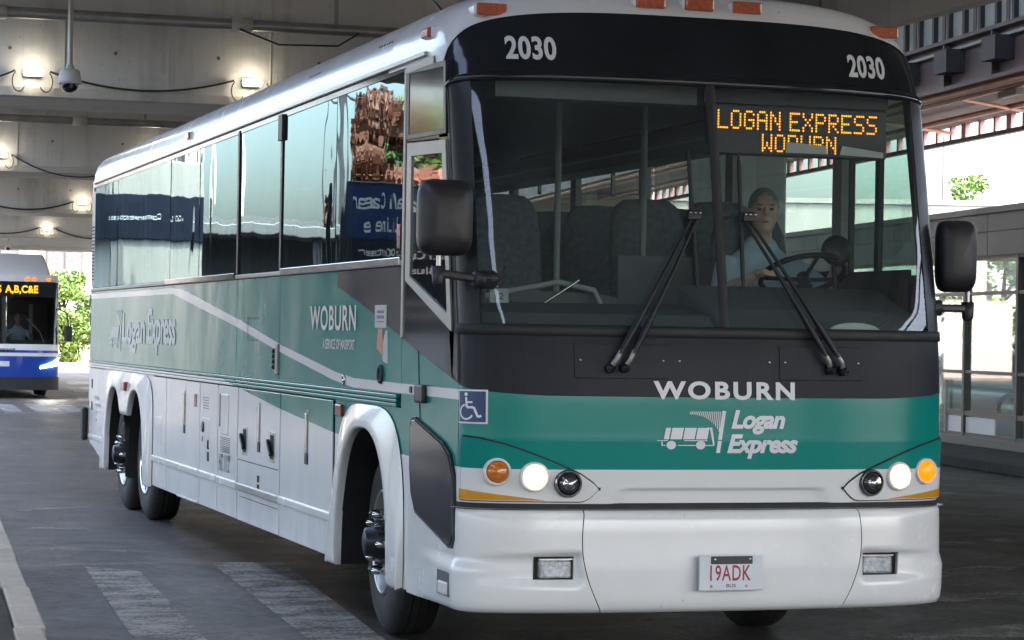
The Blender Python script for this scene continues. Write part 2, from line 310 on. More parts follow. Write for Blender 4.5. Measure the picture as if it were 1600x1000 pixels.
# ------------------------------------------------------------------ mesh building
class MB:
    def __init__(s): s.v = []; s.f = []; s.sm = []
    def add(s, vs_, fs, smooth=False):
        o = len(s.v); s.v += [tuple(map(float, p)) for p in vs_]
        s.f += [tuple(i + o for i in f) for f in fs]; s.sm += [smooth] * len(fs); return s
    def box(s, lo, hi):
        x0, y0, z0 = lo; x1, y1, z1 = hi
        return s.add([(x0, y0, z0), (x1, y0, z0), (x1, y1, z0), (x0, y1, z0), (x0, y0, z1), (x1, y0, z1), (x1, y1, z1), (x0, y1, z1)],
                     [(0, 3, 2, 1), (4, 5, 6, 7), (0, 1, 5, 4), (1, 2, 6, 5), (2, 3, 7, 6), (3, 0, 4, 7)])
    def bar(s, a, b, w, h, upv=(0, 0, 1)):
        a, b = Vector(a), Vector(b); d = (b - a).normalized(); u = Vector(upv)
        sx = d.cross(u)
        if sx.length < 1e-4: sx = d.cross(Vector((1, 0, 0)))
        sx.normalize(); u = sx.cross(d)
        P = [p + sx * i * w / 2 + u * j * h / 2 for p in (a, b) for i, j in ((-1, -1), (1, -1), (1, 1), (-1, 1))]
        return s.add(P, [(3, 2, 1, 0), (4, 5, 6, 7), (0, 1, 5, 4), (1, 2, 6, 5), (2, 3, 7, 6), (3, 0, 4, 7)])
    def tube(s, pts, r, n=10, caps=True):
        pts = [Vector(p) for p in pts]; rr = r if isinstance(r, (list, tuple)) else [r] * len(pts)
        V = []; prev = None
        for i, p in enumerate(pts):
            d = (pts[min(i + 1, len(pts) - 1)] - pts[max(i - 1, 0)]).normalized()
            if prev is None: x = d.cross(Vector((0, 0, 1)) if abs(d.z) < 0.9 else Vector((1, 0, 0))).normalized()
            else: x = (prev - d * prev.dot(d)).normalized()
            prev = x; y = d.cross(x)
            V += [p + (x * math.cos(2 * math.pi * k / n) + y * math.sin(2 * math.pi * k / n)) * rr[i] for k in range(n)]
        F = [(i * n + k, i * n + (k + 1) % n, (i + 1) * n + (k + 1) % n, (i + 1) * n + k) for i in range(len(pts) - 1) for k in range(n)]
        s.add(V, F, True)
        if caps: s.add(V[:n], [tuple(range(n))[::-1]]); s.add(V[-n:], [tuple(range(n))])
        return s
    def lathe(s, prof, origin, axis, n=32, smooth=True):
        o = Vector(origin); a = Vector(axis).normalized()
        x = a.cross(Vector((0, 0, 1)) if abs(a.z) < 0.9 else Vector((1, 0, 0))).normalized(); y = a.cross(x)
        V = [o + a * h + (x * math.cos(2 * math.pi * k / n) + y * math.sin(2 * math.pi * k / n)) * r for h, r in prof for k in range(n)]
        F = [(i * n + k, i * n + (k + 1) % n, (i + 1) * n + (k + 1) % n, (i + 1) * n + k) for i in range(len(prof) - 1) for k in range(n)]
        return s.add(V, F, smooth)
    def prism(s, pts, ext):
        e = Vector(ext); P = [Vector(p) for p in pts]; n = len(P)
        return s.add(P + [p + e for p in P], [tuple(range(n))[::-1], tuple(range(n, 2 * n))] + [(i, (i + 1) % n, n + (i + 1) % n, n + i) for i in range(n)])
    def grid(s, fn, us, vs_, smooth=True, skip=None):
        V = [fn(u, v) for v in vs_ for u in us]; nu = len(us)
        F = [(j * nu + i, j * nu + i + 1, (j + 1) * nu + i + 1, (j + 1) * nu + i) for j in range(len(vs_) - 1) for i in range(nu - 1)
             if not (skip and skip((us[i] + us[i + 1]) / 2, (vs_[j] + vs_[j + 1]) / 2))]
        return s.add(V, F, smooth)
    def ell(s, c, r, n=16, m=10, rot=None):
        c = Vector(c); V = []
        for j in range(m + 1):
            ph = math.pi * j / m
            for k in range(n):
                p = Vector((r[0] * math.sin(ph) * math.cos(2 * math.pi * k / n), r[1] * math.sin(ph) * math.sin(2 * math.pi * k / n), r[2] * math.cos(ph)))
                if rot is not None: p = rot @ p
                V.append(c + p)
        return s.add(V, [(j * n + k, j * n + (k + 1) % n, (j + 1) * n + (k + 1) % n, (j + 1) * n + k) for j in range(m) for k in range(n)], True)
    def mesh(s, name):
        me = bpy.data.meshes.new(name); me.from_pydata(s.v, [], s.f); me.update()
        me.polygons.foreach_set('use_smooth', s.sm); return me
    def build(s, name, mat, parent=None, bevel=0.0, fix=True, seg=2):
        me = s.mesh(name); me.materials.append(MATS[mat])
        if fix:
            bm = bmesh.new(); bm.from_mesh(me); bmesh.ops.recalc_face_normals(bm, faces=bm.faces); bm.to_mesh(me); bm.free()
        o = bpy.data.objects.new(name, me); C.objects.link(o)
        if parent is not None: o.parent = parent
        if bevel:
            b = o.modifiers.new('bevel', 'BEVEL'); b.width = bevel; b.segments = seg; b.limit_method = 'ANGLE'; b.angle_limit = R(40)
        return o

def tag(o, label=None, cat=None, group=None, kind=None):
    for k, v in (('label', label), ('category', cat), ('group', group), ('kind', kind)):
        if v: o[k] = v
    return o
def thing(name, label, cat, group=None, loc=(0, 0, 0), rz=0):
    o = bpy.data.objects.new(name, None); C.objects.link(o); o.location = loc; o.rotation_euler = (0, 0, rz)
    o.empty_display_size = 0.3
    return tag(o, label, cat, group)
def box(name, lo, hi, mat, parent=None, bevel=0.0): return MB().box(lo, hi).build(name, mat, parent, bevel)
def copy_tree(o, parent=None):
    c = o.copy(); C.objects.link(c); c.parent = parent
    for ch in list(o.children): copy_tree(ch, c)
    return c
def cosp(a, b, n): return [a + (b - a) * (1 - math.cos(math.pi * i / n)) / 2 for i in range(n + 1)]
def lin(a, b, n): return [a + (b - a) * i / n for i in range(n + 1)]

def text2d(s, bold=0.0, shear=0.0, spacing=1.0):
    """letter shapes of s as 2D verts in a unit box, with faces"""
    cu = bpy.data.curves.new('t', 'FONT'); cu.body = s; cu.offset = bold; cu.shear = shear; cu.space_character = spacing; cu.resolution_u = 4; cu.fill_mode = 'FRONT'
    ob = bpy.data.objects.new('t', cu); C.objects.link(ob)
    dg = bpy.context.evaluated_depsgraph_get(); dg.update()
    me = bpy.data.meshes.new_from_object(ob.evaluated_get(dg))
    V = np.array([v.co[:2] for v in me.vertices]); F = [tuple(p.vertices) for p in me.polygons]
    bpy.data.objects.remove(ob); bpy.data.curves.remove(cu); bpy.data.meshes.remove(me)
    mn, mx = V.min(0), V.max(0); return (V - mn) / (mx - mn), F
def lettering(name, s, fn, mat, parent, bold=0.03, shear=0.0, spacing=1.05):
    V, F = text2d(s, bold, shear, spacing)
    m = MB().add([fn(u, v) for u, v in V], F); return m.build(name, mat, parent, fix=False)

# ------------------------------------------------------------------ coach: body surface
A, DP, NP = 1.295, 0.28, 2.6
_th = np.linspace(0, math.pi / 2, 4000)
_px = A * np.sin(_th) ** (2 / NP); _pw = DP * (1 - np.cos(_th) ** (2 / NP))
_ps = np.concatenate([[0], np.cumsum(np.hypot(np.diff(_px), np.diff(_pw)))]); LF = float(_ps[-1])
_cz = [.30, .86, 1.05, 1.185, 1.20, 1.40, 1.60, 1.80, 2.2, 2.6, 2.87, 3.0, 3.13, 3.22, 3.30, 3.36, 3.40, 3.44, 3.465, 3.485, 3.495, 3.50]
_cy = [.03, .024, .008, -.003, -.002, .005, .018, .052, .135, .212, .268, .30, .34, .375, .415, .455, .49, .55, .62, .75, .95, 1.45]
def cz(z): return float(np.interp(z, _cz, _cy))
def zroof(x): return 3.10 + 0.40 * max(0.0, 1 - min(1.0, abs(x) / A) ** 3.5) ** (1 / 3.5)
def plan(s):
    a = abs(s); g = 1 if s >= 0 else -1
    if a > LF: return g * A, DP + a - LF
    return g * float(np.interp(a, _ps, _px)), float(np.interp(a, _ps, _pw))
def s_of_x(x): return math.copysign(float(np.interp(abs(x), _px, _ps)), x)
def P0(s, z):
    x, w = plan(s); zr = zroof(x)
    return Vector((x, w + cz(z), z if z <= 2.9 else 2.9 + (z - 2.9) * (zr - 2.9) / 0.6))
def P(s, z, off=0.0):
    p = P0(s, z)
    if off:
        e = 0.004; n = (P0(s + e, z) - P0(s - e, z)).cross(P0(s, z + e) - P0(s, z - e)).normalized()
        p = p + n * off
    return p
def PX(x, z, off=0.0):                     # by true height z on the front at lateral position x
    zr = zroof(x); zp = z if z <= 2.9 else 2.9 + (z - 2.9) * 0.6 / (zr - 2.9)
    return P(s_of_x(x), zp, off)
def patch(name, ss, zs, mat, parent, off=0.0, skip=None):
    return MB().grid(lambda u, v: P(u, v, off(u, v) if callable(off) else off), ss, zs, True, skip).build(name, mat, parent)

bus = thing('coach_bus', 'large white, green and black highway coach with lit amber destination display', 'bus')
SS = sorted(set([round(x, 4) for x in lin(-LF, LF, 84)]))

# front panel under the windshield with its moulded slot and crease
def slot(s, z):
    t = min(1, max(0, (0.60 - abs(s)) / 0.06 + 0.0)); b = min(1, max(0, (0.948 - z) / 0.014))
    edge = 0.60 - (z - 0.87) * 0.9
    t = min(1, max(0, (edge - abs(s)) / 0.05))
    return -0.022 * t * b
patch('front_panel', SS, [.872, .885, .90, .915, .93, .936, .942, .948, .955, .98, 1.02, 1.06, 1.10, 1.14, 1.17, 1.185, 1.20, 1.23, 1.28, 1.34, 1.40, 1.46, 1.52, 1.58, 1.64, 1.70], 'livery_paint', bus, slot)
patch('windshield_gasket', SS, [1.685, 1.692, 1.72, 1.738, 1.745], 'rubber', bus, lambda u, v: 0.012 if 1.69 < v < 1.74 else -0.004)
patch('header_strip', SS, [2.955, 2.965, 2.985, 3.005, 3.015], 'black_gloss', bus, lambda u, v: 0.016 if 2.96 < v < 3.01 else -0.003)
def ztop(s): return 3.325 - .09 * max(0.0, (abs(s) - (LF - .26)) / .26) ** 2.4
MB().grid(lambda u, v: P(u, 3.01 + v * (ztop(u) - 3.01)), SS, lin(0, 1, 14)).build('header_glass', 'black_gloss', bus)
for g in (-1, 1):
    s1 = LF - 0.15 if g < 0 else s_of_x(1.19)
    ss = lin(g * 0.018, g * s1, 36)
    patch('windshield_pane', ss, lin(1.74, 2.96, 26), 'windshield_glass', bus)
    patch('windshield_pillar', lin(g * (s1 - .012), g * (LF + 0.0), 14), lin(1.70, 3.0, 26), 'black_satin', bus, 0.004)
    patch('pillar_seal', lin(g * (LF - 0.012), g * (LF + 0.008), 3), lin(1.45, 3.18, 26), 'rubber', bus, 0.007)
patch('windshield_divider', [-.026, -.02, .02, .026], lin(1.74, 2.96, 24), 'rubber', bus, lambda u, v: 0.014 if abs(u) < .022 else 0.002)
MB().grid(lambda u, v: P(u, ztop(u) - .004 + v * (3.5 - ztop(u) + .004), .005), SS, [0, .03, .1, .2, .3, .42, .54, .66, .76, .84, .9, .94, .97, .985, 1.0]).build('roof_cap', 'white_paint', bus)
# roof: from the cap to the rear
def roof_pt(u, v):
    x, w = plan(u); y0 = w + 1.45; yy = y0 + (13.3 - y0) * min(1, v)
    z = zroof(x) + 0.004
    if v > 1: t = v - 1; yy = 13.3 + 0.3 * math.sin(t * math.pi / 2); z -= 0.30 * (1 - math.cos(t * math.pi / 2))
    return Vector((x * (1 if v <= 1 else 1 - 0.02 * (v - 1)), yy, z))
MB().grid(roof_pt, SS, [0, .1, .2, .3, .4, .5, .6, .7, .8, .9, 1, 1.2, 1.4, 1.6, 1.8, 2.0]).build('roof', 'white_paint', bus)
# roof side louvres (small dark vents in the roof curve)
for g in (-1,):
    for y in (1.75, 3.5):
        for k in range(6):
            x = -1.262; box('roof_vent', (x - 0.012, y + k * 0.055, 3.235), (x + 0.02, y + k * 0.055 + 0.028, 3.285), 'seam', bus)

# sides
def side_poly(name, pts, mat, g=-1, x=A, th=0.012, bevel=0.003, parent=None):
    return MB().prism([(g * x, y, z) for y, z in pts], (-g * th, 0, 0)).build(name, mat, parent or bus, bevel)
def side_rect(name, y0, y1, z0, z1, mat, g=-1, x=A, th=0.012, bevel=0.003, parent=None):
    return side_poly(name, [(y0, z0), (y1, z0), (y1, z1), (y0, z1)], mat, g, x, th, bevel, parent)
PANES = [1.35, 2.92, 4.46, 5.90, 7.42, 8.77, 10.31, 11.69, 13.27]
for g in (-1, 1):
    # backing walls
    side_rect('side_wall', 0.55, 13.5, 1.30, 2.07, 'seam', g, A - 0.016, 0.02)
    for y0, y1 in ((1.38, 4.445), (4.46, 5.885), (5.90, 13.44)):
        side_rect('side_panel', y0, y1, 1.362, 2.045, 'livery_paint', g)
    side_rect('belt_trim', 1.36, 13.44, 2.047, 2.078, 'alu_dull', g, A + 0.010, 0.03, 0.006)
    rail = MB(); 
    for z0, z1 in ((1.292, 1.312), (1.316, 1.334), (1.338, 1.358)): rail.box((g * A - 0.01, 1.42, z0), (g * (A + 0.016), 13.46, z1)) if g > 0 else rail.box((-A - 0.016, 1.42, z0), (-A + 0.01, 13.46, z1))
    rail.build('rub_rail', 'livery_paint', bus, 0.004)
    for i in range(len(PANES) - 1):
        y0, y1 = PANES[i] + 0.008, PANES[i + 1] - 0.008
        ty, tz = rng.uniform(-0.007, 0.007), rng.uniform(-0.004, 0.004); bow = rng.uniform(0.0006, 0.0022)
        yc, zc = (y0 + y1) / 2, 2.58
        def pane(u, v, yc=yc, ty=ty, tz=tz, bow=bow, hw=(y1 - y0) / 2):
            return Vector((g * (A + 0.002 + bow * (1 - ((u - yc) / hw) ** 2) + ty * (u - yc) + tz * (v - zc)), u, v))
        MB().grid(pane, lin(y0, y1, 8), lin(2.082, 3.075, 6)).build('side_window', 'side_glass' if g < 0 else 'paled_side_glass', bus)
    for y in PANES: box('window_pillar', (g * 1.235 - 0.022, y - 0.06, 2.05), (g * 1.235 + 0.022, y + 0.06, 3.1), 'interior_grey', bus)
    MB().box((g * 1.262 - 0.012, 1.35, 2.06), (g * 1.262 + 0.012, 13.4, 2.08)).build('window_ledge', 'black_satin', bus)
    side_rect('window_header', 1.36, 13.3, 3.078, 3.118, 'black_gloss', g, A + 0.002, 0.02)
    MB().box((-A - 0.022, 0.95, 3.118), (-A + 0.03, 13.3, 3.142)).build('drip_rail', 'alu', bus, 0.006) if g < 0 else MB().box((A - 0.03, 0.95, 3.118), (A + 0.022, 13.3, 3.142)).build('drip_rail', 'alu', bus, 0.006)
# horizontal bright strip above the rear windows and belt joint piece
side_rect('belt_strip', 5.95, 8.9, 2.052, 2.092, 'black_gloss', -1, A + 0.018, 0.02)
side_rect('belt_strip', 1.40, 4.40, 2.050, 2.092, 'chrome', -1, A + 0.018, 0.02)
for y in (4.455, 5.893): side_rect('pillar_bar', y - 0.028, y + 0.028, 2.05, 3.10, 'black_satin', -1, A + 0.008, 0.02)
side_rect('pillar_clip', 4.40, 4.52, 2.93, 3.10, 'black_plastic', -1, A + 0.02, 0.03)
# front corner side panels, both sides
for g in (-1, 1):
    pts = [(0.36, 0.80), (1.26, 0.72), (1.40, 1.30), (1.40, 1.362), (1.40, 2.05), (1.37, 2.05), (1.37, 1.62), (0.40, 1.44), (0.36, 1.2)]
    side_poly('corner_panel', [(0.29, 0.36), (1.28, 0.34), (1.28, 1.20), (1.372, 1.29), (1.372, 2.04), (0.36, 2.04), (0.29, 1.40)], 'livery_paint', g, A, 0.012, 0.0)
# rear
MB().prism([(-A + .02, 13.5, 0.5), (A - .02, 13.5, 0.5), (A - .02, 13.56, 3.15), (-A + .02, 13.56, 3.15)], (0, 0.03, 0)).build('rear_panel', 'white_paint', bus, 0.01)
for k in range(3): side_rect('rear_vent', 13.46, 13.56, 1.52 + k * 0.18, 1.65 + k * 0.18, 'seam', -1, A - 0.004, 0.02)
side_rect('rear_corner_trim', 13.445, 13.56, 0.95, 2.07, 'white_paint', -1, A - 0.006, 0.03, 0.008)
side_rect('rear_grille', 13.29, 13.5, 2.1, 3.05, 'alu_dull', -1, A - 0.004, 0.03)
for k in range(16): side_rect('grille_slat', 13.31, 13.48, 2.16 + k * 0.035, 2.175 + k * 0.035, 'seam', -1, A, 0.01, 0)
# lower luggage bay doors (right side) and plain lower wall (left)
side_rect('lower_wall', 2.9, 9.3, 0.36, 1.29, 'white_paint', 1)
side_rect('lower_backing', 2.86, 9.5, 0.38, 1.29, 'seam', -1, A - 0.016, 0.02)
BAYS = [(2.92, 4.385), (4.40, 5.79), (5.81, 6.545), (6.56, 7.275), (7.29, 8.82), (8.835, 9.50)]
for i, (y0, y1) in enumerate(BAYS):
    d = side_rect('luggage_door', y0 + 0.006, y1 - 0.006, 0.355, 1.282, 'livery_paint', -1, A, 0.012, 0.006)
    MB().box((-A - 0.014, y0 + 0.008, 0.563), (-A + 0.005, y1 - 0.008, 0.617)).build('moulding', 'white_paint' if i != 1 else 'alu', d, 0.010)
    if i in (0, 1, 4):
        yc = {0: 3.60, 1: 5.05, 4: 7.95}[i]
        side_rect('handle_recess', yc - 0.04, yc + 0.04, 0.87, 1.20, 'alu_dull', -1, A + 0.002, 0.006, 0.002, d)
        side_rect('handle', yc - 0.02, yc + 0.02, 0.93, 1.18, 'chrome', -1, A + 0.014, 0.014, 0.004, d)
        side_rect('handle_base', yc - 0.04, yc + 0.04, 0.865, 0.93, 'black_satin', -1, A + 0.006, 0.008, 0.002, d)
    if i == 1:
        for yc in (5.53, 4.62):
            side_rect('latch_plate', yc - 0.09, yc + 0.09, 0.82, 1.02, 'alu', -1, A + 0.004, 0.006, 0.003, d)
            side_rect('latch_recess', yc - 0.06, yc + 0.05, 0.84, 1.0, 'seam', -1, A + 0.006, 0.006, 0.002, d)
            MB().bar((-A - 0.02, yc + 0.06, 0.96), (-A - 0.02, yc - 0.05, 0.87), 0.022, 0.03).build('latch_lever', 'black_satin', d, 0.004)
        side_rect('door_seam', 4.42, 5.77, 0.776, 0.782, 'seam', -1, A + 0.001, 0.004, 0, d)
        side_rect('door_seam', 4.42, 5.70, 0.522, 0.527, 'seam', -1, A + 0.001, 0.004, 0, d)
        for z in (0.66, 0.60): side_rect('slot_latch', 5.02, 5.09, z, z + 0.045, 'seam', -1, A + 0.003, 0.006, 0, d)
    if i == 2:
        side_rect('fuel_flap', 6.14, 6.42, 0.93, 1.22, 'white_paint', -1, A + 0.006, 0.01, 0.008, d)
        side_rect('fuel_opening', 6.42, 6.47, 0.98, 1.22, 'seam', -1, A + 0.004, 0.008, 0, d)
        for k in range(9): side_rect('vent_slit', 6.06, 6.44, 0.80 + k * 0.013, 0.805 + k * 0.013, 'letter_dark', -1, A + 0.001, 0.003, 0, d)
    if i == 3:
        for z in (0.70, 0.79): side_rect('slot_latch', 6.88, 6.95, z, z + 0.07, 'seam', -1, A + 0.003, 0.006, 0, d)
        side_rect('slot_latch', 7.13, 7.17, 0.84, 0.88, 'seam', -1, A + 0.003, 0.006, 0, d)
        for k in range(5): side_rect('vent_slit', 6.92, 7.16, 1.09 + k * 0.02, 1.096 + k * 0.02, 'letter_dark', -1, A + 0.001, 0.003, 0, d)
        side_rect('small_flap', 6.86, 7.18, 0.80, 1.02, 'white_paint', -1, A + 0.003, 0.006, 0.004, d)
        MB().lathe([(0, 0.0), (0.012, 0.0), (0.012, 0.04), (0, 0.045)], (-A, 7.12, 0.95), (-1, 0, 0), 14).build('lock_knob', 'black_satin', d)
    if i == 4:
        side_rect('reflector', 7.43, 7.52, 1.09, 1.19, 'red_lens', -1, A + 0.006, 0.008, 0.003, d)
        side_rect('lower_step', 7.35, 8.2, 0.352, 0.366, 'alu', -1, A + 0.012, 0.02, 0.003, d)
    if i == 5:
        side_rect('small_flap', 9.0, 9.32, 0.72, 0.95, 'white_paint', -1, A + 0.003, 0.006, 0.004, d)
lettering('height_notice', "HT. 11'2\"", lambda u, v: Vector((-A - 0.004, 6.46 - u * 0.42, 0.66 + v * 0.13)), 'letter_dark', bus, 0.02)
lettering('height_notice', "ADULTS", lambda u, v: Vector((-A - 0.004, 6.33 - u * 0.24, 0.83 - 0.09 + v * 0.0 + v * 0.045 + 0.06)), 'letter_dark', bus, 0.0)
# rear quarter
side_rect('rear_quarter', 12.28, 13.45, 0.62, 1.285, 'white_paint', -1, A, 0.012, 0.006)
side_poly('rear_skirt', [(12.28, 0.36), (13.45, 0.55), (13.45, 0.575), (12.28, 0.575)], 'white_paint', -1)
side_rect('moulding', 12.3, 13.44, 0.578, 0.622, 'white_paint', -1, A + 0.014, 0.02, 0.008)
for k, (z, w) in enumerate(((0.98, 0.3), (0.91, 0.4), (0.83, 0.16), (0.76, 0.14))): side_rect('notice_print', 13.05 - w, 13.05, z, z + 0.028, 'alu_dull', -1, A + 0.002, 0.003, 0)
for z in (1.08, 0.86): side_rect('quarter_latch', 13.22, 13.3, z, z + 0.09, 'seam', -1, A + 0.003, 0.005, 0)
MB().bar((-1.33, 13.55, 0.55), (-1.33, 13.55, 0.88), 0.06, 0.14, (0, 1, 0)).build('rear_bumper_end', 'rubber', bus, 0.02)
# wheel arches
def arch(holes, y0, y1, top, g, par=bus):
    def zin(y):
        z = 0.335
        if len(holes) > 1 and holes[0][0] < y < holes[1][0]: z = 0.90
        for c, a, h in holes:
            t = abs(y - c) / a
            if t < 1: z = max(z, 0.335 + h * (1 - t ** 2.4) ** (1 / 2.4))
        return z
    def zout(y):
        c, a = (y0 + y1) / 2, (y1 - y0) / 2; t = min(1, abs(y - c) / a); k = 8.0 if len(holes) > 1 else 3.6
        return max(0.335 + (top - 0.335) * (1 - t ** k) ** (1 / k), zin(y) + 0.012)
    ys = sorted(set(round(v, 4) for v in cosp(y0, y1, 40) + sum([cosp(c - a, c + a, 36) for c, a, h in holes], [])))
    prof = [(0, 0.0, 0.0), (0, 0.0, 0.034), (0.03, 0.0, 0.046), (0.10, 0, 0.050), (0.35, 0, 0.042), (0.7, 0, 0.028), (1.0, 0, 0.006)]
    V = []; 
    for t, _, dx in prof:
        for y in ys:
            zi, zo = zin(y), zout(y); V.append((g * (A + dx), y, zi + (zo - zi) * t))
    n = len(ys); F = [(j * n + i, j * n + i + 1, (j + 1) * n + i + 1, (j + 1) * n + i) for j in range(len(prof) - 1) for i in range(n - 1)]
    o = MB().add(V, F, True).build('wheel_arch', 'white_paint', par)
    MB().add([(g * (A - .001), y, zout(y) - .01) for y in ys] + [(g * (A - .001), y, 1.289) for y in ys], [(i, i + 1, n + i + 1, n + i) for i in range(n - 1)]).build('arch_surround', 'livery_paint', o)
    for c, a, h in holes:      # dark liner
        ll = [(c + (a + 0.02) * math.cos(math.pi * k / 24), 0.335 + (h + 0.01) * math.sin(math.pi * k / 24)) for k in range(25)]
        m = MB().grid(lambda u, v: Vector((g * v, ll[int(round(u))][0], ll[int(round(u))][1])), list(range(25)), [A + 0.004, 0.66])
        m.add([(g * 0.66, y, z) for y, z in ll], [tuple(range(25))]); m.build('arch_liner', 'rubber', o)
    return o
for g in (-1, 1):
    arch([(2.06, 0.60, 0.82)], 1.26, 2.86, 1.285, g)
    arch([(10.27, 0.53, 0.80), (11.52, 0.53, 0.80)], 9.48, 12.32, 1.285, g)
for y in (2.72, ): side_rect('side_marker', y - 0.07, y + 0.07, 1.195, 1.265, 'red_lens', -1, A + 0.022, 0.03, 0.006)
side_rect('side_marker', 10.78, 10.98, 1.12, 1.20, 'red_lens', -1, A + 0.06, 0.05, 0.006)
# underbody
for y0, y1, w in ((0.30, 1.3, 1.15), (1.3, 2.85, 0.62), (2.85, 9.6, 1.22), (9.6, 12.3, 0.60), (12.3, 13.4, 1.15)):
    box('underbody', (-w, y0 + 0.002, 0.40), (w, y1 - 0.002, 1.0), 'rubber', bus)
# wheels
def wheel(y, g, kind, x_out, steer=0.0):
    w = bpy.data.objects.new('wheel', None); C.objects.link(w); w.parent = bus; w.location = (g * x_out, y, 0.515); w.rotation_euler = (0, 0, steer)
    ax = (g, 0, 0); T = 0.29
    prof = [(-T, 0.30), (-T + 0.01, 0.40), (-T + .03, 0.49), (-T + .06, .513), (-0.06, .513), (-.03, .495), (-0.008, .45), (0.0, .38), (-.008, .315), (-.02, .29), (-.02, .27)]
    t = MB().lathe(prof, (0, 0, 0), ax, 56); 
    t.build('tyre', 'tyre', w)
    gro = MB()
    for gx in (-T + .10, -T + .145, -T + .19): gro.lathe([(gx - .006, .505), (gx - .006, .5145), (gx + .006, .5145), (gx + .006, .505)], (0, 0, 0), ax, 56)
    gro.build('tread_groove', 'seam', w)
    if kind == 'front':
        rp = [(-.02, .295), (-.005, .292), (0, .284), (-.012, .272), (-.05, .262), (-.07, .25), (-.045, .20), (-.02, .165), (-.015, .11), (0.0, .105)]
        MB().lathe(rp, (0, 0, 0), ax, 48).build('rim', 'alu', w)
        h = MB().lathe([(-.02, .125), (0.03, .12), (0.05, .085), (0.09, .08), (0.10, .05), (0.102, 0)], (0, 0, 0), ax, 28); h.build('hub', 'black_satin', w)
        rn, base, ln = 0.165, -.02, 0.075
        holes = 10
        for k in range(holes):
            a = 2 * math.pi * (k + .5) / holes; c = (g * -.048, math.cos(a) * .222, math.sin(a) * .222)
            MB().lathe([(0, 0), (0.004, 0.0), (0.004, .030), (0, .033)], c, (g * 0.9, math.cos(a) * .35, math.sin(a) * .35), 14).build('hand_hole', 'seam', w)
    else:
        rp = [(-.02, .295), (-.005, .292), (0, .284), (-.012, .272), (-.06, .262), (-.15, .25), (-.17, .20), (-.155, .14), (-.16, 0.06), (-.16, 0)]
        MB().lathe(rp, (0, 0, 0), ax, 48).build('rim', 'chrome', w)
        h = MB().lathe([(-.16, .115), (-.06, .11), (-.04, .07), (-.04, 0)], (0, 0, 0), ax, 24); h.build('hub', 'black_satin', w)
        rn, base, ln = 0.165, -.16, 0.06
    for k in range(10):
        a = 2 * math.pi * k / 10; c = (g * base, math.cos(a) * rn, math.sin(a) * rn)
        MB().lathe([(0, .0), (0, .024), (ln * .55, .022), (ln * .9, .019), (ln * 1.05, .012), (ln * 1.1, 0)], c, ax, 12).build('nut_cap', 'chrome' if k % 2 else 'lamp_dark', w)
    return w
for g in (-1, 1):
    wheel(2.09, g, 'front', 1.205, R(-4)); wheel(10.27, g, 'drive', 1.235); wheel(11.52, g, 'front', 1.235)

# bumper
def bz(z): return float(np.interp(z, [.335, .345, .37, .42, .55, .75, .82, .838, .845], [-.03, .022, .045, .055, .060, .052, .042, .025, -.03]))
def scoop(s, z):
    a = abs(s)
    if not (0.742 < a < 1.26): return 0
    ed = (1.26 - a) / 0.518
    zt = min(1, max(0, (0.625 + 0.02 * ed - z) / 0.03)) * min(1, max(0, (z - (0.475)) / 0.035)) if z < 0.66 else 0
    inn = min(1, max(0, (a - 0.742) / 0.012))
    return -0.045 * min(1, ed * 1.25) * zt * inn
def bump_off(s, z):
    a = abs(s); k = 1 - (0.85 if z > .6 else 0.85 - 0.35 * min(1, (.6 - z) / .06)) * min(1, max(0, (a - .95) / (LF - .95))) ** 1.3
    return bz(z) * (k if bz(z) > 0 else 1) + scoop(s, z)
LE = LF + 0.86
ZB = [.335, .345, .37, .40, .42, .45, .47, .48, .49, .505, .52, .54, .56, .58, .60, .61, .618, .625, .635, .645, .66, .70, .75, .79, .82, .838, .845]
def sx(x): return s_of_x(x)
FX0, FX1, FZ0, FZ1 = sx(.77), sx(.968), .505, .618
def edge(z): return 0.628 + (z - .335) * 0.19 - 0.05 * math.sin((z - .335) / .51 * math.pi) * -1
MB().grid(lambda u, v: P(u * edge(v), v, bump_off(0, v)), lin(-1, 1, 24), ZB).build('bumper_centre', 'white_paint', bus)
for g in (-1, 1):
    def bc(u, v, g=g):
        e = edge(v) + 0.005
        s = e + (FX0 - e) * u if u <= 1 else (FX0 + (FX1 - FX0) * (u - 1) if u <= 2 else FX1 + (LE - FX1) * (u - 2))
        p = P(g * s, v, bump_off(s, v))
        if s > LF: k = min(1, (s - LF) / 0.7); p = Vector((g * (abs(p.x) - (abs(p.x) - A - 0.008) * k), p.y, v + 0.0))
        return p
    us = [0, .02, .3, .6, .85, .93, 1] + lin(1, 2, 4)[1:] + [2 + t for t in lin(0, 1, 40)[1:]]
    cn = MB().grid(bc, us, ZB, True, lambda u, v: 1 < u < 2 and FZ0 < v < FZ1).build('bumper_corner', 'white_paint', bus)
    # fog lamp pocket
    q = [P(g * s, z, bump_off(s, z)) for s, z in ((FX0, FZ0), (FX1, FZ0), (FX1, FZ1), (FX0, FZ1))]
    qi = [p + Vector((0, 0.09, 0)) for p in q]
    MB().add(q + qi, [(0, 1, 5, 4), (1, 2, 6, 5), (2, 3, 7, 6), (3, 0, 4, 7), (4, 5, 6, 7)]).build('fog_pocket', 'white_paint', cn)
    xa, xb = sorted((g * .775, g * .945)); yb = PX(g * .87, .56).y
    MB().box((xa, yb - 0.018, .510), (xb, yb + 0.02, .602)).build('fog_lamp', 'lens_clear', cn, 0.012)
    MB().box((xa - .004, yb - 0.022, .598), (xb + .004, yb + 0.02, .609)).build('fog_bracket', 'chrome', cn, 0.003)
patch('bumper_backing', lin(-LF, LF, 60), lin(.36, .872, 6), 'seam', bus, 0.004)
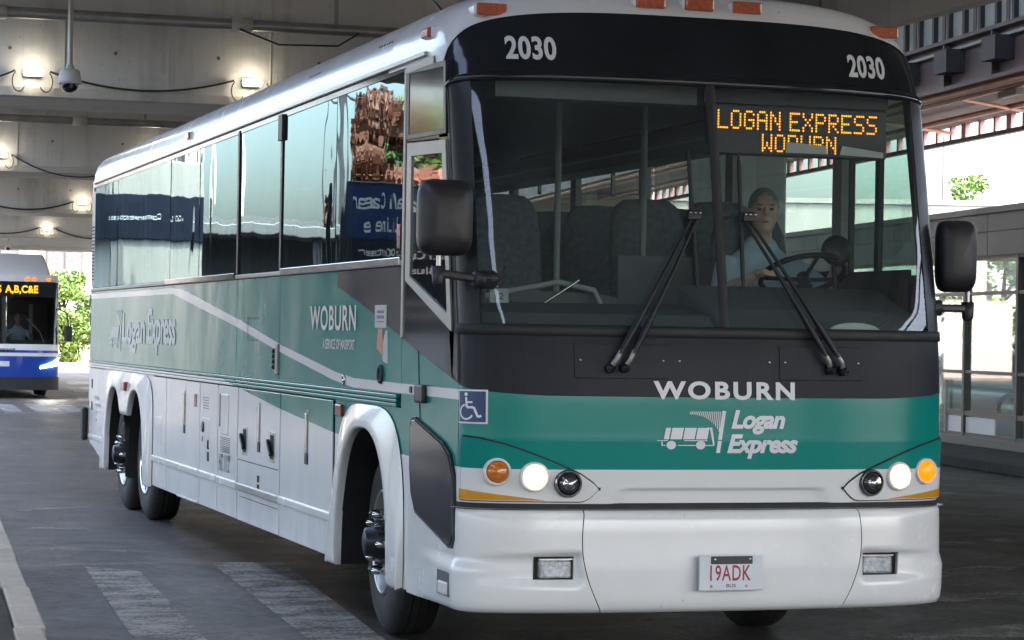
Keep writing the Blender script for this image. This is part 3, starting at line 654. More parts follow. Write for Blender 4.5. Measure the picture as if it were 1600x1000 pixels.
MB().grid(lambda u, v: P(u, .846 + 0.001 * v, 0.035 - 0.05 * v), SS, [0, 1]).build('bumper_lip', 'white_paint', bus)
# right lower side: hinge cover and tow hook pocket
side_rect('jack_pocket', 0.30, 0.52, 0.40, 0.52, 'letter_dark', -1, A + 0.03, 0.03, 0.002)
side_rect('jack_cover', 0.33, 0.48, 0.405, 0.47, 'white_paint', -1, A + 0.04, 0.02, 0.008)
# dark corner glass behind the corner
CG = [(1.12, 1.19), (1.085, 1.235), (1.03, 1.24), (.52, 1.14), (.40, 1.09), (.33, 1.0), (.30, .70), (.335, .652), (.40, .65), (1.0, .77), (1.08, .86), (1.115, .98)]
side_poly('corner_window_seal', [(y + (y - .7) * .05, z + (z - .95) * .05) for y, z in CG], 'rubber', -1, A + 0.016, 0.02, 0.004)
side_poly('corner_window', CG, 'black_gloss', -1, A + 0.020, 0.02, 0.004)
# headlamp clusters
def hl_top(a): return float(np.interp(a, [.655, .68, .75, .85, .93, 1.03, 1.13, 1.25, 1.40], [.945, .972, 1.018, 1.060, 1.092, 1.128, 1.16, 1.185, 1.195]))
def hl_bot(a): return float(np.interp(a, [.655, .67, .70, .73, 1.45], [.944, .925, .90, .884, .886]))
for g in (-1, 1):
    sA, sB = .655, LF - 0.06
    us = [sA + (sB - sA) * (t / 30) for t in range(31)]
    MB().grid(lambda u, v: P(g * u, hl_bot(u) - 0.006 + v * (hl_top(u) - hl_bot(u) + 0.014), 0.004), [sA - .012] + us + [sB + .01], lin(0, 1, 8)).build('headlamp_seal', 'seam', bus)
    hp = MB().grid(lambda u, v: P(g * u, hl_bot(u) + v * (hl_top(u) - hl_bot(u)), 0.010), us, lin(0, 1, 10)).build('headlamp_panel', 'livery_paint', bus)
    MB().grid(lambda u, v: P(g * u, .889 + v * float(np.interp(u, [.92, LF - .06], [0.002, .05])), 0.014), lin(.92, LF - .055, 16), [0, 1]).build('side_reflector', 'yellow_reflector', hp)
    for x, z, r, kind in ((1.145, 1.025, .053, 'turn'), (.972, 1.003, .057, 'head'), (.808, .972, .053, 'dark')):
        c = PX(g * x, z, 0.0); e = 0.01
        n = (PX(g * (x + e), z) - PX(g * (x - e), z)).cross(Vector((0, 0, 1))); n = Vector((n.x, n.y, 0)).normalized()
        if n.y > 0: n = -n
        n = (n + Vector((0, -0.8, 0))).normalized(); c = c + n * 0.024
        br = MB().lathe([(-.035, r * 1.32), (.002, r * 1.28), (.012, r * 1.16), (0.004, r * 1.03), (-.015, r)], c, n, 32)
        lens = MB().lathe([(-.012, r), (.004, r * .97), (.014, r * .8), (.021, r * .5), (.024, 0.0)], c, n, 32)
        if kind == 'turn':
            b = br.build('lamp_bezel', 'white_paint', hp); lens.build('turn_lamp', 'indicator_on' if g > 0 else 'amber_lens', hp)
        elif kind == 'head':
            b = br.build('lamp_bezel', 'white_paint', hp)
            MB().lathe([(-.004, r * 1.10), (.012, r * 1.04), (.010, r * .84)], c, n, 32).build('halo_ring', 'headlight_halo', hp)
            MB().lathe([(-.012, r * .86), (.008, r * .84), (.016, r * .6), (.020, 0.0)], c, n, 32).build('headlight', 'headlight_on', hp)
        else:
            b = br.build('lamp_bezel', 'lamp_dark', hp); lens.build('high_beam_lamp', 'lamp_dark', hp)
            MB().lathe([(.0, r * .62), (.027, r * .55), (.03, 0)], c, n, 24).build('projector_lens', 'chrome', hp)
# licence plate
pc = MB().box((-.165, -.083, .452), (.175, -.072, .628)).build('licence_plate', 'plate_white', bus, 0.006)
MB().box((-.105, -.089, .583), (.115, -.0835, .622)).build('plate_bracket', 'black_plastic', pc, 0.003)
for x in (-.085, .10): MB().lathe([(0, .008), (.004, .007), (.005, 0)], (x, -.0895, .606), (0, -1, 0), 10).build('plate_screw', 'chrome', pc)
for x in (-.10, .085): MB().lathe([(0, .008), (.004, .007), (.005, 0)], (x, -.083, .475), (0, -1, 0), 10).build('plate_screw', 'alu', pc)
lettering('plate_number', '19ADK', lambda u, v: Vector((-.108 + u * .215, -.0842, .500 + v * .078)), 'plate_red', pc, 0.012, 0, 1.1)
lettering('plate_word', 'BUS', lambda u, v: Vector((-.022 + u * .05, -.0842, .468 + v * .018)), 'letter_dark', pc, 0.02)
# lettering on the front
def on_front(x0, x1, z0, z1, off=0.005): return lambda u, v: PX(x0 + u * (x1 - x0), z0 + v * (z1 - z0), off)
lettering('town_name', 'WOBURN', on_front(-.385, .368, 1.385, 1.475), 'letter_white', bus, 0.035, 0, 1.22)
for x0, x1, z0, z1 in ((-1.045, -.795, 3.056, 3.178), (.80, 1.03, 3.050, 3.172)):
    lettering('fleet_number', '2030', on_front(x0, x1, z0, z1, 0.006), 'letter_white', bus, 0.032, 0, 1.05)
lettering('brand_name', 'Logan', on_front(.025, .315, 1.215, 1.335), 'letter_white', bus, 0.04, 0.25, 0.95)
lettering('brand_name', 'Express', on_front(.005, .385, 1.095, 1.215), 'letter_white', bus, 0.04, 0.25, 0.95)
def emblem(fn, mat, flip=False):
    m = MB()
    def poly(pts): m.add([fn(u, v) for u, v in pts], [tuple(range(len(pts)))])
    # little bus, u 0..0.8, v 0..0.5 ; control tower u .7..1, fringe above
    for k, (a, b) in enumerate(((.10, .18), (.20, .38), (.40, .58), (.60, .78))):
        poly([(a + .0, .20), (b - .0, .20), (b + .035, .52), (a + .035, .52)])
    poly([(.0, .155), (.16, .155), (.16, .175), (.0, .175)]); poly([(.42, .155), (.78, .155), (.78, .175), (.42, .175)])
    poly([(.32, .02), (.62, .02), (.62, .045), (.32, .045)]); poly([(.07, .02), (.13, .02), (.13, .045), (.07, .045)])
    poly([(.065, .02), (.085, .02), (.085, .14), (.065, .14)])
    poly([(.82, .50), (.86, .52), (.90, .04), (.88, .02)]); poly([(.74, .02), (.89, .02), (.89, .045), (.74, .045)]); poly([(.78, .505), (.86, .505), (.86, .53), (.78, .53)])
    for c in (.22, .68): poly([(c + .075 * math.cos(2 * math.pi * k / 18), .04 + .12 * math.sin(2 * math.pi * k / 18)) for k in range(18)])
    for k in range(17):
        t = k / 16; top = .98; bot = .90 - .06 * t - (0.42 * t ** 3)
        u = .50 + .46 * t; poly([(u, bot), (u + .014, bot), (u + .014 + .02, top), (u + .02, top)])
    poly([(.93, -.18), (.99, -.18), (1.08, 1.0), (1.02, 1.0)])
    return m.build('brand_emblem', mat, bus, fix=False)
emblem(lambda u, v: PX(-.365 + u * .335, 1.155 + v * .175, 0.005), 'letter_white')
# access panels in the black band, with screws
for x0, x1 in ((-.785, -.305), (.285, .755)):
    ap = MB().grid(lambda u, v: PX(u, v, 0.006 if (x0 < u < x1 and 1.483 < v < 1.653) else -0.002), [x0, x0 + .003] + lin(x0 + .012, x1 - .012, 8) + [x1 - .003, x1], [1.483, 1.486, 1.50, 1.56, 1.64, 1.650, 1.653], False).build('access_panel', 'livery_paint', bus)
    for x in (x0 + .03, x1 - .03, (x1 + .055 if x0 < 0 else x0 - .055)):
        MB().lathe([(0, .007), (.005, .006), (.006, 0)], PX(x, 1.572, 0.007), (0, -1, 0), 10).build('panel_screw', 'chrome', ap)
# accessibility badge wrapping the corner
def on_badge(u, v): return P(-(LF - 0.11) + (u - .5) * .17, 1.255 + v * .165, 0.008)
bd = MB().grid(on_badge, lin(0, 1, 8), [0, 1]).build('wheelchair_badge', 'letter_white', bus)
MB().grid(lambda u, v: on_badge(u, v) + (on_badge(u, v) - P(-(LF - 0.11) + (u - .5) * .17, 1.255 + v * .165, 0.006)) , lin(.06, .94, 8), [.05, .95]).build('badge_field', 'sign_blue', bd)
m = MB()
def bpt(u, v): return P(-(LF - 0.11) + (u - .5) * .17, 1.255 + v * .165, 0.013)
def bstroke(pts, w):
    for (a, b), (c, d) in zip(pts[:-1], pts[1:]):
        dx, dy = c - a, d - b; L = math.hypot(dx, dy); nx, ny = -dy / L * w, dx / L * w
        m.add([bpt(a + nx, b + ny), bpt(c + nx, d + ny), bpt(c - nx, d - ny), bpt(a - nx, b - ny)], [(0, 1, 2, 3)])
bstroke([(.36, .78), (.38, .48), (.60, .48), (.72, .20), (.82, .24)], .035); bstroke([(.37, .63), (.56, .63)], .03)
bstroke([(.38 + .21 * math.cos(t) - .02, .34 + .21 * math.sin(t)) for t in [R(100 + 13 * k) for k in range(19)]], .028)
m.add([bpt(.36 + .06 * math.cos(2 * math.pi * k / 14), .86 + .055 * math.sin(2 * math.pi * k / 14)) for k in range(14)], [tuple(range(14))])
m.build('wheelchair_symbol', 'letter_white', bd, fix=False)
# lettering on the side: reads from rear to front
def on_side(y0, y1, z0, z1, off=0.004): return lambda u, v: Vector((-A - off, y0 + u * (y1 - y0), z0 + v * (z1 - z0)))
def tall(y0, y1, z0, z1, off=0.004):
    return on_side(y0, y1, z0, z1, off)
lettering('brand_name', 'Logan', on_side(11.28, 9.98, 1.46, 1.83), 'letter_cream', bus, 0.03, 0, 0.98)
lettering('brand_name', 'Express', on_side(9.82, 8.42, 1.46, 1.86), 'letter_cream', bus, 0.03, 0, 0.98)
emblem(lambda u, v: Vector((-A - .004, 12.12 - u * .72, 1.53 + v * .33)), 'letter_cream')
lettering('town_name', 'WOBURN', on_side(3.55, 2.38, 1.695, 1.845), 'letter_cream', bus, 0.02, 0, 1.12)
lettering('service_line', 'A SERVICE OF MASSPORT', on_side(3.20, 2.40, 1.585, 1.645), 'letter_cream', bus, 0.015, 0, 1.0)
# small items on the side near the door
sk = side_rect('notice_sticker', 1.70, 1.95, 1.715, 1.84, 'paper', -1, A + 0.003, 0.004, 0)
for k, (a, b) in enumerate(((1.795, 1.81), (1.765, 1.783), (1.745, 1.752))): side_rect('sticker_print', 1.75, 1.90, a, b, 'sign_blue', -1, A + 0.0045, 0.003, 0, sk)
side_poly('orange_sticker', [(1.76, 1.56), (1.90, 1.60), (1.88, 1.71), (1.78, 1.71)], 'sticker_orange', -1, A + 0.003, 0.004, 0)
side_poly('torn_sticker', [(1.66, 1.52), (1.76, 1.53), (1.80, 1.60), (1.72, 1.70), (1.68, 1.7)], 'paper', -1, A + 0.0015, 0.003, 0)
MB().lathe([(0, .055), (.014, .05), (.016, .036), (.006, .03), (.004, 0)], (-A, 1.80, 1.46), (-1, 0, 0), 24).build('door_button', 'rubber', bus)
MB().lathe([(0, .028), (.01, .03), (.012, 0.02), (.004, .018), (.004, 0)], (-A, 2.65, 1.41), (-1, 0, 0), 18).build('lock_ring', 'chrome', bus)
side_rect('side_turn_lamp', 0.86, 1.02, 1.33, 1.425, 'black_plastic', -1, A + 0.03, 0.03, 0.012)
side_rect('door_lock', 1.15, 1.19, 1.375, 1.41, 'black_satin', -1, A + 0.008, 0.01, 0.004)
# hinge column at the rear edge of the panel
for k in range(4): MB().lathe([(0, .018), (.02, .014), (.022, 0)], (-A - .002, 4.58, 1.45 + k * .035), (-1, 0, 0), 10).build('hinge_bolt', 'black_satin', bus)
side_rect('hinge_plate', 4.46, 4.53, 1.40, 1.60, 'alu_dull', -1, A + 0.014, 0.02, 0.004)
side_poly('panel_outline', [(5.50, 1.62), (5.50, 1.77), (5.488, 1.77), (5.488, 1.62)], 'seam', -1, A + 0.0012, 0.002, 0)
side_rect('panel_outline', 5.1, 5.5, 1.768, 1.774, 'seam', -1, A + 0.0012, 0.002, 0); side_rect('panel_outline', 5.1, 5.5, 1.617, 1.623, 'seam', -1, A + 0.0012, 0.002, 0)
# entry door
door = bpy.data.objects.new('entry_door', None); C.objects.link(door); door.parent = bus
def fr(z): return DP + cz(z) + 0.01
DO = [(1.335, 1.66), (1.335, 3.10), (.95, 3.10), (fr(3.0), 3.02), (fr(2.6), 2.6), (fr(2.2), 2.2), (fr(1.8), 1.8), (fr(1.45), 1.46)]
UP = [(1.27, 2.735), (1.27, 3.055), (.62, 3.03), (.60, 2.715)]
LG = [(1.19, 1.985), (1.19, 2.615), (.61, 2.595), (.44, 1.79), (.50, 1.80)]
def side_frame(name, outer, inner, mat, x, th, parent):
    n = len(outer); m = MB()
    for dx in (0, th):
        o = len(m.v); m.v += [(-(x - dx), y, z) for y, z in outer] + [(-(x - dx), y, z) for y, z in inner]
        for i in range(n): m.f.append((o + i, o + (i + 1) % n, o + n + (i + 1) % n, o + n + i)); m.sm.append(False)
    for i in range(n):
        for a in (i, n + i):
            b = (a // n) * n + (i + 1) % n; m.f.append((a, b, b + 2 * n, a + 2 * n)); m.sm.append(False)
    return m.build(name, mat, parent, 0.003)
LGq = [(1.19, 1.985), (1.19, 2.615), (.61, 2.595), (.47, 1.79)]
LGo = [(1.28, 1.965), (1.28, 2.69), (.55, 2.66), (.39, 1.70)]
side_frame('door_leaf', [(1.335, 1.66), (1.335, 3.10), (.80, 3.10), (.40, 1.47)], [(1.285, 1.962), (1.285, 2.70), (.545, 2.67), (.385, 1.70)], 'black_gloss', A + 0.006, 0.02, door)
side_poly('door_edge', [(.95, 3.10), (fr(3.0), 3.02), (fr(2.6), 2.6), (fr(2.2), 2.2), (fr(1.8), 1.8), (fr(1.45), 1.46), (.42, 1.50), (.44, 1.8), (.62, 2.6), (.80, 3.05)], 'black_gloss', -1, A + 0.003, 0.015, 0.0, door)
side_frame('lower_window_frame', LGo, LGq, 'alu_dull', A + 0.016, 0.03, door)
side_poly('lower_window', LGq, 'door_glass', -1, A + 0.008, 0.003, 0, door)
UPo = [(1.31, 2.71), (1.31, 3.085), (.58, 3.06), (.555, 2.69)]
side_frame('upper_window_frame', UPo, UP, 'black_satin', A + 0.012, 0.02, door)
side_poly('upper_window', UP, 'black_gloss', -1, A + 0.0085, 0.004, 0, door)
side_rect('door_post', 1.325, 1.365, 1.66, 3.09, 'alu_dull', -1, A + 0.014, 0.03, 0.006, door)
side_rect('door_header', .80, 1.34, 3.06, 3.105, 'alu_dull', -1, A + 0.014, 0.02, 0.004, door)
side_rect('red_tag', 1.43, 1.50, 2.14, 2.27, 'red_lens', -1, A + 0.006, 0.004, 0.001)
# driver side window
side_poly('driver_window', [(1.33, 1.95), (1.33, 3.02), (.70, 3.02), (.45, 1.86)], 'driver_glass', 1, A + 0.002, 0.004, 0)
side_frame_l = MB()
for a, b in (((1.34, 1.93), (1.34, 3.05)), ((1.34, 3.05), (.68, 3.05)), ((.68, 3.05), (.42, 1.85)), ((.42, 1.85), (1.34, 1.93)), ((.98, 1.9), (.98, 3.04))):
    side_frame_l.bar((A, a[0], a[1]), (A, b[0], b[1]), 0.05, 0.03, (1, 0, 0))
side_frame_l.build('driver_window_frame', 'black_satin', bus)
# mirrors
def mirror(x0, x1, z0, z1, y, gx, arm):
    mo = bpy.data.objects.new('wing_mirror', None); C.objects.link(mo); mo.parent = bus
    cx_, cz_, hx, hz = (x0 + x1) / 2, (z0 + z1) / 2, (x1 - x0) / 2, (z1 - z0) / 2
    def sh(u, v):   # v: depth param 0 (front dome centre) .. 1 rim, .. back
        k = {0: 0.0, 1: .45, 2: .75, 3: .92, 4: 1.0, 5: 1.0, 6: .96, 7: 0.0}[v]; dy = {0: -.075, 1: -.07, 2: -.055, 3: -.03, 4: .0, 5: .05, 6: .06, 7: .06}[v]
        n = 5.0; ca, sa = math.cos(u), math.sin(u)
        return Vector((cx_ + k * hx * math.copysign(abs(ca) ** (2 / n), ca), y + dy, cz_ + k * hz * math.copysign(abs(sa) ** (2 / n), sa)))
    MB().grid(sh, lin(0, 2 * math.pi, 48), list(range(8))).build('mirror_housing', 'black_plastic', mo)
    MB().box((x0 + .02, y + .061, z0 + .03), (x1 - .02, y + .064, z1 - .03)).build('mirror_glass', 'chrome', mo)
    MB().tube([(cx_ + arm[0], y + .02, z0 + .02), (cx_ + arm[0], y + .02, z0 - .06)], 0.012, 10).build('mirror_stem', 'alu', mo)
    MB().lathe([(0, 0), (0, .035), (.085, .03), (.10, .02), (.10, 0)], (cx_ + arm[0], y + .02, z0 - .05), (0, 0, -1), 14).build('stem_clamp', 'black_plastic', mo)
    MB().bar((cx_ + arm[0], y + .02, z0 - .085), arm[1], 0.038, 0.042).build('mirror_arm', 'black_plastic', mo, 0.012)
    MB().lathe([(-.05, 0), (-.05, .04), (.05, .048), (.07, .035), (.07, 0)], arm[1], (-gx, .3, 0), 16).build('arm_base', 'black_plastic', mo)
    MB().bar(arm[1], (arm[1][0] - gx * .03, arm[1][1] + .12, arm[1][2] - .10), .03, .05).build('arm_brace', 'alu_dull', mo, .008)
mirror(-1.530, -1.258, 2.068, 2.437, .22, -1, (-.028, (-1.205, .20, 1.955)))
mirror(1.310, 1.522, 1.950, 2.325, .30, 1, (.075, (1.27, .30, 1.865)))
MB().tube([(-1.20, .17, 1.955), (-1.17, .10, 1.945), (-1.135, .10, 1.975), (-1.12, .115, 2.02)], 0.008, 8).build('mirror_cable', 'rubber', bus)
# wipers: two parallel rods and a blade each
for g, piv, top, bx in ((-1, ((-.585, 1.575), (-.515, 1.578)), ((-.150, 2.29), (-.125, 2.285)), -.145), (1, ((.605, 1.575), (.535, 1.58)), ((.145, 2.28), (.118, 2.275)), .115)):
    wo = bpy.data.objects.new('wiper', None); C.objects.link(wo); wo.parent = bus
    for (a, b), (c, d) in zip(piv, top):
        p0, p1 = PX(a, b, .05), PX(c, d, .045)
        pts = [p0.lerp(p1, t) + Vector((0, -.02 * math.sin(math.pi * t), 0)) for t in lin(0, 1, 8)]
        MB().tube(pts, [.011, .017, .017, .014, .012, .010, .009, .008, .007], 8).build('wiper_arm', 'black_satin', wo)
        MB().tube([PX(a - (c - a) * .06, b - (d - b) * .06, .02), p0, p0.lerp(p1, .06)], .015, 8).build('wiper_pivot', 'alu_dull', wo)
        MB().lathe([(-.03, 0), (-.03, .028), (.03, .022), (.045, 0)], PX(a - (c - a) * .06, b - (d - b) * .06, .012), (0, -1, 0), 14).build('pivot_cap', 'black_satin', wo)
    MB().bar(PX(top[0][0] - .035, 2.288, .05), PX(top[0][0] + .035, 2.288, .05), .03, .05).build('blade_joint', 'black_satin', wo, .006)
    for x in (-.025, .0, .025): MB().lathe([(0, .007), (.006, .005), (.007, 0)], PX(top[0][0] + x, 2.292, .078), (0, -1, 0), 8).build('joint_screw', 'chrome', wo)
    pts = [PX(bx + (z - 2.29) * (0.03 if g > 0 else -.01), z, .02) for z in lin(1.93, 2.62, 10)]
    MB().tube(pts, [.006] + [.011] * 9 + [.006], 6).build('wiper_blade', 'rubber', wo)
# roof marker lamps
def marker(x, z, w=.078, hgt=.036, mat='orange_lens'):
    p = PX(x, z, 0.0)
    mo = MB().box((p.x - w - .01, p.y - .03, p.z - hgt * .9), (p.x + w + .01, p.y + .09, p.z + hgt * .8)).build('marker_lamp', 'white_paint', bus, .012)
    MB().box((p.x - w, p.y - .05, p.z - hgt * .85), (p.x + w, p.y - .005, p.z + hgt * .85)).build('marker_lens', mat, mo, .008)
for x in (-.265, 0, .265): marker(x, 3.392)
for x in (-1.085, 1.085): marker(x, 3.318)
for y, z in ((.95, 3.235), (7.95, 3.215)):
    mo = MB().box((-1.30, y - .08, z - .032), (-1.22, y + .08, z + .032)).build('marker_lamp', 'white_paint', bus, .012)
    MB().box((-1.318, y - .065, z - .026), (-1.29, y + .065, z + .026)).build('marker_lens', 'orange_lens', mo, .008)
MB().tube([(-1.13, 1.05, 3.30), (-1.16, 1.3, 3.44), (-1.22, 1.75, 3.66)], [.012, .007, .004], 8).build('antenna', 'black_satin', bus)
MB().lathe([(-.03, .03), (.02, .02), (.04, .012), (.04, 0)], (-1.13, 1.05, 3.29), (0, .3, 1), 12).build('antenna_base', 'rubber', bus)

# interior
box('cabin_floor', (-1.22, 1.75, 1.28), (1.22, 13.3, 1.33), 'interior_dark', bus)
box('driver_floor', (-1.2, .42, .98), (1.2, 1.75, 1.02), 'interior_dark', bus)
box('cabin_bulkhead', (-1.22, 13.25, 1.3), (1.22, 13.3, 3.1), 'interior_dark', bus)
MB().grid(lambda u, v: Vector((u, v, 3.06 + .22 * max(0, 1 - (abs(u) / 1.25) ** 2.5) ** .5)), lin(-1.24, 1.24, 14), [.85, 2, 13.3]).build('cabin_ceiling', 'interior_grey', bus)
for g in (-1, 1):
    MB().prism([(g * 1.22, 1.9, 2.84), (g * .78, 1.9, 2.80), (g * .76, 1.9, 2.90), (g * 1.22, 1.9, 3.08)], (0, 11.3, 0)).build('luggage_rack', 'interior_dark', bus, .01)
    box('rack_light', (g * .77 - .008, 2.0, 2.86), (g * .77 + .008, 13, 2.875), 'alu_dull', bus)
MB().prism([(-1.2, .36, 1.60), (-1.2, .25, 1.72), (-1.2, .34, 1.80), (-1.2, .70, 1.86), (-1.2, .78, 1.80), (-1.2, .78, 1.3)], (1.25, 0, 0)).build('dashboard', 'dash', bus, .02)
MB().prism([(.06, .33, 1.60), (.06, .25, 1.73), (.06, .38, 1.84), (.06, .78, 1.97), (.06, .88, 1.92), (.06, .88, 1.3)], (1.14, 0, 0)).build('dashboard', 'dash', bus, .03)
MB().grid(lambda u, v: Vector((-.30 + .88 * -math.cos(u) * 0.0 + u, .95 + .1 * v, 1.3 + v * .62 - .25 * max(0, (abs(u + .25) / .75)) ** 3)), lin(-1.0, .1, 12), [0, .6, 1.0]).build('modesty_panel', 'dash', bus)
MB().tube([(-1.0, 1.0, 1.88), (-.55, 1.0, 1.97), (-.35, 1.0, 1.93), (-.28, 1.0, 1.80), (-.28, 1.0, 1.5)], .016, 8).build('grab_rail', 'interior_grey', bus)
MB().tube([(-.72, .85, 1.83), (-.47, .9, 1.98)], .007, 6).build('grab_handle', 'chrome', bus)
for x, y in ((.28, 1.95), (-.24, 1.95)): MB().tube([(x, y, 1.3), (x, y, 3.1)], .018, 10).build('stanchion', 'interior_grey', bus)
# windshield header shade and destination display
MB().box((.04, .46, 2.90), (1.08, .62, 2.97)).build('sign_shelf', 'black_satin', bus)
MB().box((-1.08, .46, 2.88), (.0, .62, 2.97)).build('visor', 'interior_dark', bus)
ds = MB().box((.045, .372, 2.632), (1.03, .47, 2.885)).build('destination_display', 'led_board', bus, .006)
FONT = {'L': '10000 10000 10000 10000 10000 10000 11111', 'O': '01110 10001 10001 10001 10001 10001 01110', 'G': '01110 10001 10000 10111 10001 10001 01110', 'A': '01110 10001 10001 11111 10001 10001 10001',
        'N': '10001 11001 10101 10101 10011 10001 10001', 'E': '11111 10000 10000 11110 10000 10000 11111', 'X': '10001 10001 01010 00100 01010 10001 10001', 'P': '11110 10001 10001 11110 10000 10000 10000',
        'R': '11110 10001 10001 11110 10100 10010 10001', 'S': '01111 10000 10000 01110 00001 00001 11110', 'W': '10001 10001 10001 10101 10101 11011 10001', 'B': '11110 10001 10001 11110 10001 10001 11110', 'U': '10001 10001 10001 10001 10001 10001 01110', ' ': '00 00 00 00 00 00 00'}
def led_text(s, x0, x1, z0, z1, y):
    cols = []
    for ch in s:
        rows = FONT[ch].split(); w = len(rows[0])
        for c in range(w): cols.append([rows[r][c] == '1' for r in range(7)])
        cols.append([False] * 7)
    cols = cols[:-1]; dx = (x1 - x0) / len(cols); dz = (z1 - z0) / 7; m = MB()
    for i, c in enumerate(cols):
        for r in range(7):
            if c[r]:
                cx_, cz_ = x0 + (i + .5) * dx, z1 - (r + .5) * dz; a, b = dx * .44, dz * .40
                m.add([(cx_ + a * math.cos(t), y, cz_ + b * math.sin(t)) for t in [k * math.pi / 3 for k in range(6)]], [(0, 1, 2, 3, 4, 5)])
    return m.build('display_text', 'led_on', ds, fix=False)
led_text('LOGAN EXPRESS', .078, .975, 2.758, 2.858, .370); led_text('WOBURN', .325, .745, 2.648, 2.742, .370)
MB().add([(.455, .362, 2.648), (.69, .362, 2.648), (.685, .362, 2.692), (.46, .362, 2.702)], [(0, 1, 2, 3)]).build('taped_paper', 'paper', ds)
MB().add([(.76, .362, 2.648), (1.01, .364, 2.640), (1.01, .364, 2.668), (.775, .362, 2.695)], [(0, 1, 2, 3)]).build('taped_paper', 'paper', ds)
# papers and stickers in the windshield
MB().box((-1.16, .235, 1.845), (-1.065, .24, 1.915)).build('window_sticker', 'interior_grey', bus)
lettering('sticker_number', '12', lambda u, v: Vector((-1.135 + u * .045, .233, 1.86 + v * .035)), 'letter_dark', bus, 0.02)
# oval card on the dash
MB().ell((.80, .235, 1.735), (.145, .012, .045), 28, 10).build('dash_card', 'paper', bus)
# steering wheel
st = MB(); c0, n0 = Vector((.86, 1.02, 2.04)), Vector((0, .45, .9)).normalized(); xa = Vector((1, 0, 0)); ya = n0.cross(xa)
st.tube([c0 + (xa * math.cos(t) + ya * math.sin(t)) * .23 for t in lin(0, 2 * math.pi, 40)], .016, 8, False)
for t in (0.2, math.pi - .2, -math.pi / 2): st.tube([c0 - n0 * .03, c0 + (xa * math.cos(t) + ya * math.sin(t)) * .22], .013, 6)
st.tube([c0, c0 - n0 * .5 + Vector((0, -.1, 0))], .035, 10)
st.build('steering_wheel', 'black_satin', bus)
MB().lathe([(-.03, 0), (-.03, .075), (.01, .085), (.02, .06), (.03, 0)], (.985, .86, 2.17), (-.25, -1, .1), 20).build('interior_fan', 'black_satin', bus)
MB().tube([(.985, .9, 2.14), (.98, .85, 1.95)], .015, 8).build('fan_stalk', 'black_satin', bus)
box('driver_partition', (.10, 1.86, 1.0), (1.2, 1.88, 2.15), 'interior_dark', bus)
# seats
def seat_mesh():
    m = MB()
    def se(u, v):
        k, dy, zz = v; ca, sa = math.cos(u), math.sin(u); n = 3.2
        return Vector((k * .235 * math.copysign(abs(ca) ** (2 / n), ca), dy * math.copysign(abs(sa) ** (2 / n), sa) + .12 * (zz - .45), zz))
    prof = [(0.0, .0, .42), (.9, .06, .42), (1, .07, .50), (1, .075, .80), (.98, .07, .95), (.93, .065, 1.06), (.80, .055, 1.13), (.60, .04, 1.165), (.0, .0, 1.175)]
    m.grid(lambda u, v: se(u, prof[v]), lin(0, 2 * math.pi, 28), list(range(len(prof))))
    m.box((-.225, -.46, .33), (.225, .06, .46)); m.box((-.2, -.3, 0), (.2, -.02, .33)); return m
proto = seat_mesh().build('passenger_seat', 'seat_cloth', bus); first = True
for ry in (2.25, 3.08, 3.91, 4.74, 5.57, 6.4, 7.23, 8.06, 8.89, 9.72):
    for x in (-.93, -.46, .44, .91):
        if ry < 2.3 and x < -.5 and False: continue
        o = proto if first else proto.copy()
        if not first: C.objects.link(o); o.parent = bus
        first = False; o.location = (x, ry, 1.33); o.rotation_euler = (0, 0, rng.uniform(-.02, .02))
ob = proto.copy(); C.objects.link(ob); ob.parent = bus; ob.name = 'driver_seat'; ob.location = (.82, 1.62, 1.22)
# notices on interior posts
for x, y, z, mat in ((1.205, 5.05, 2.76, 'sign_blue'), (1.205, 6.7, 2.86, 'sign_blue')):
    s_ = MB().box((x - .03, y - .008 - .07, z - .09), (x + .0, y - .07, z + .09)).build('interior_notice', mat, bus)
    MB().box((x - .022, y - .012 - .07, z - .07), (x - .006, y - .0095 - .07, z + .06)).build('notice_panel', 'paper', s_)
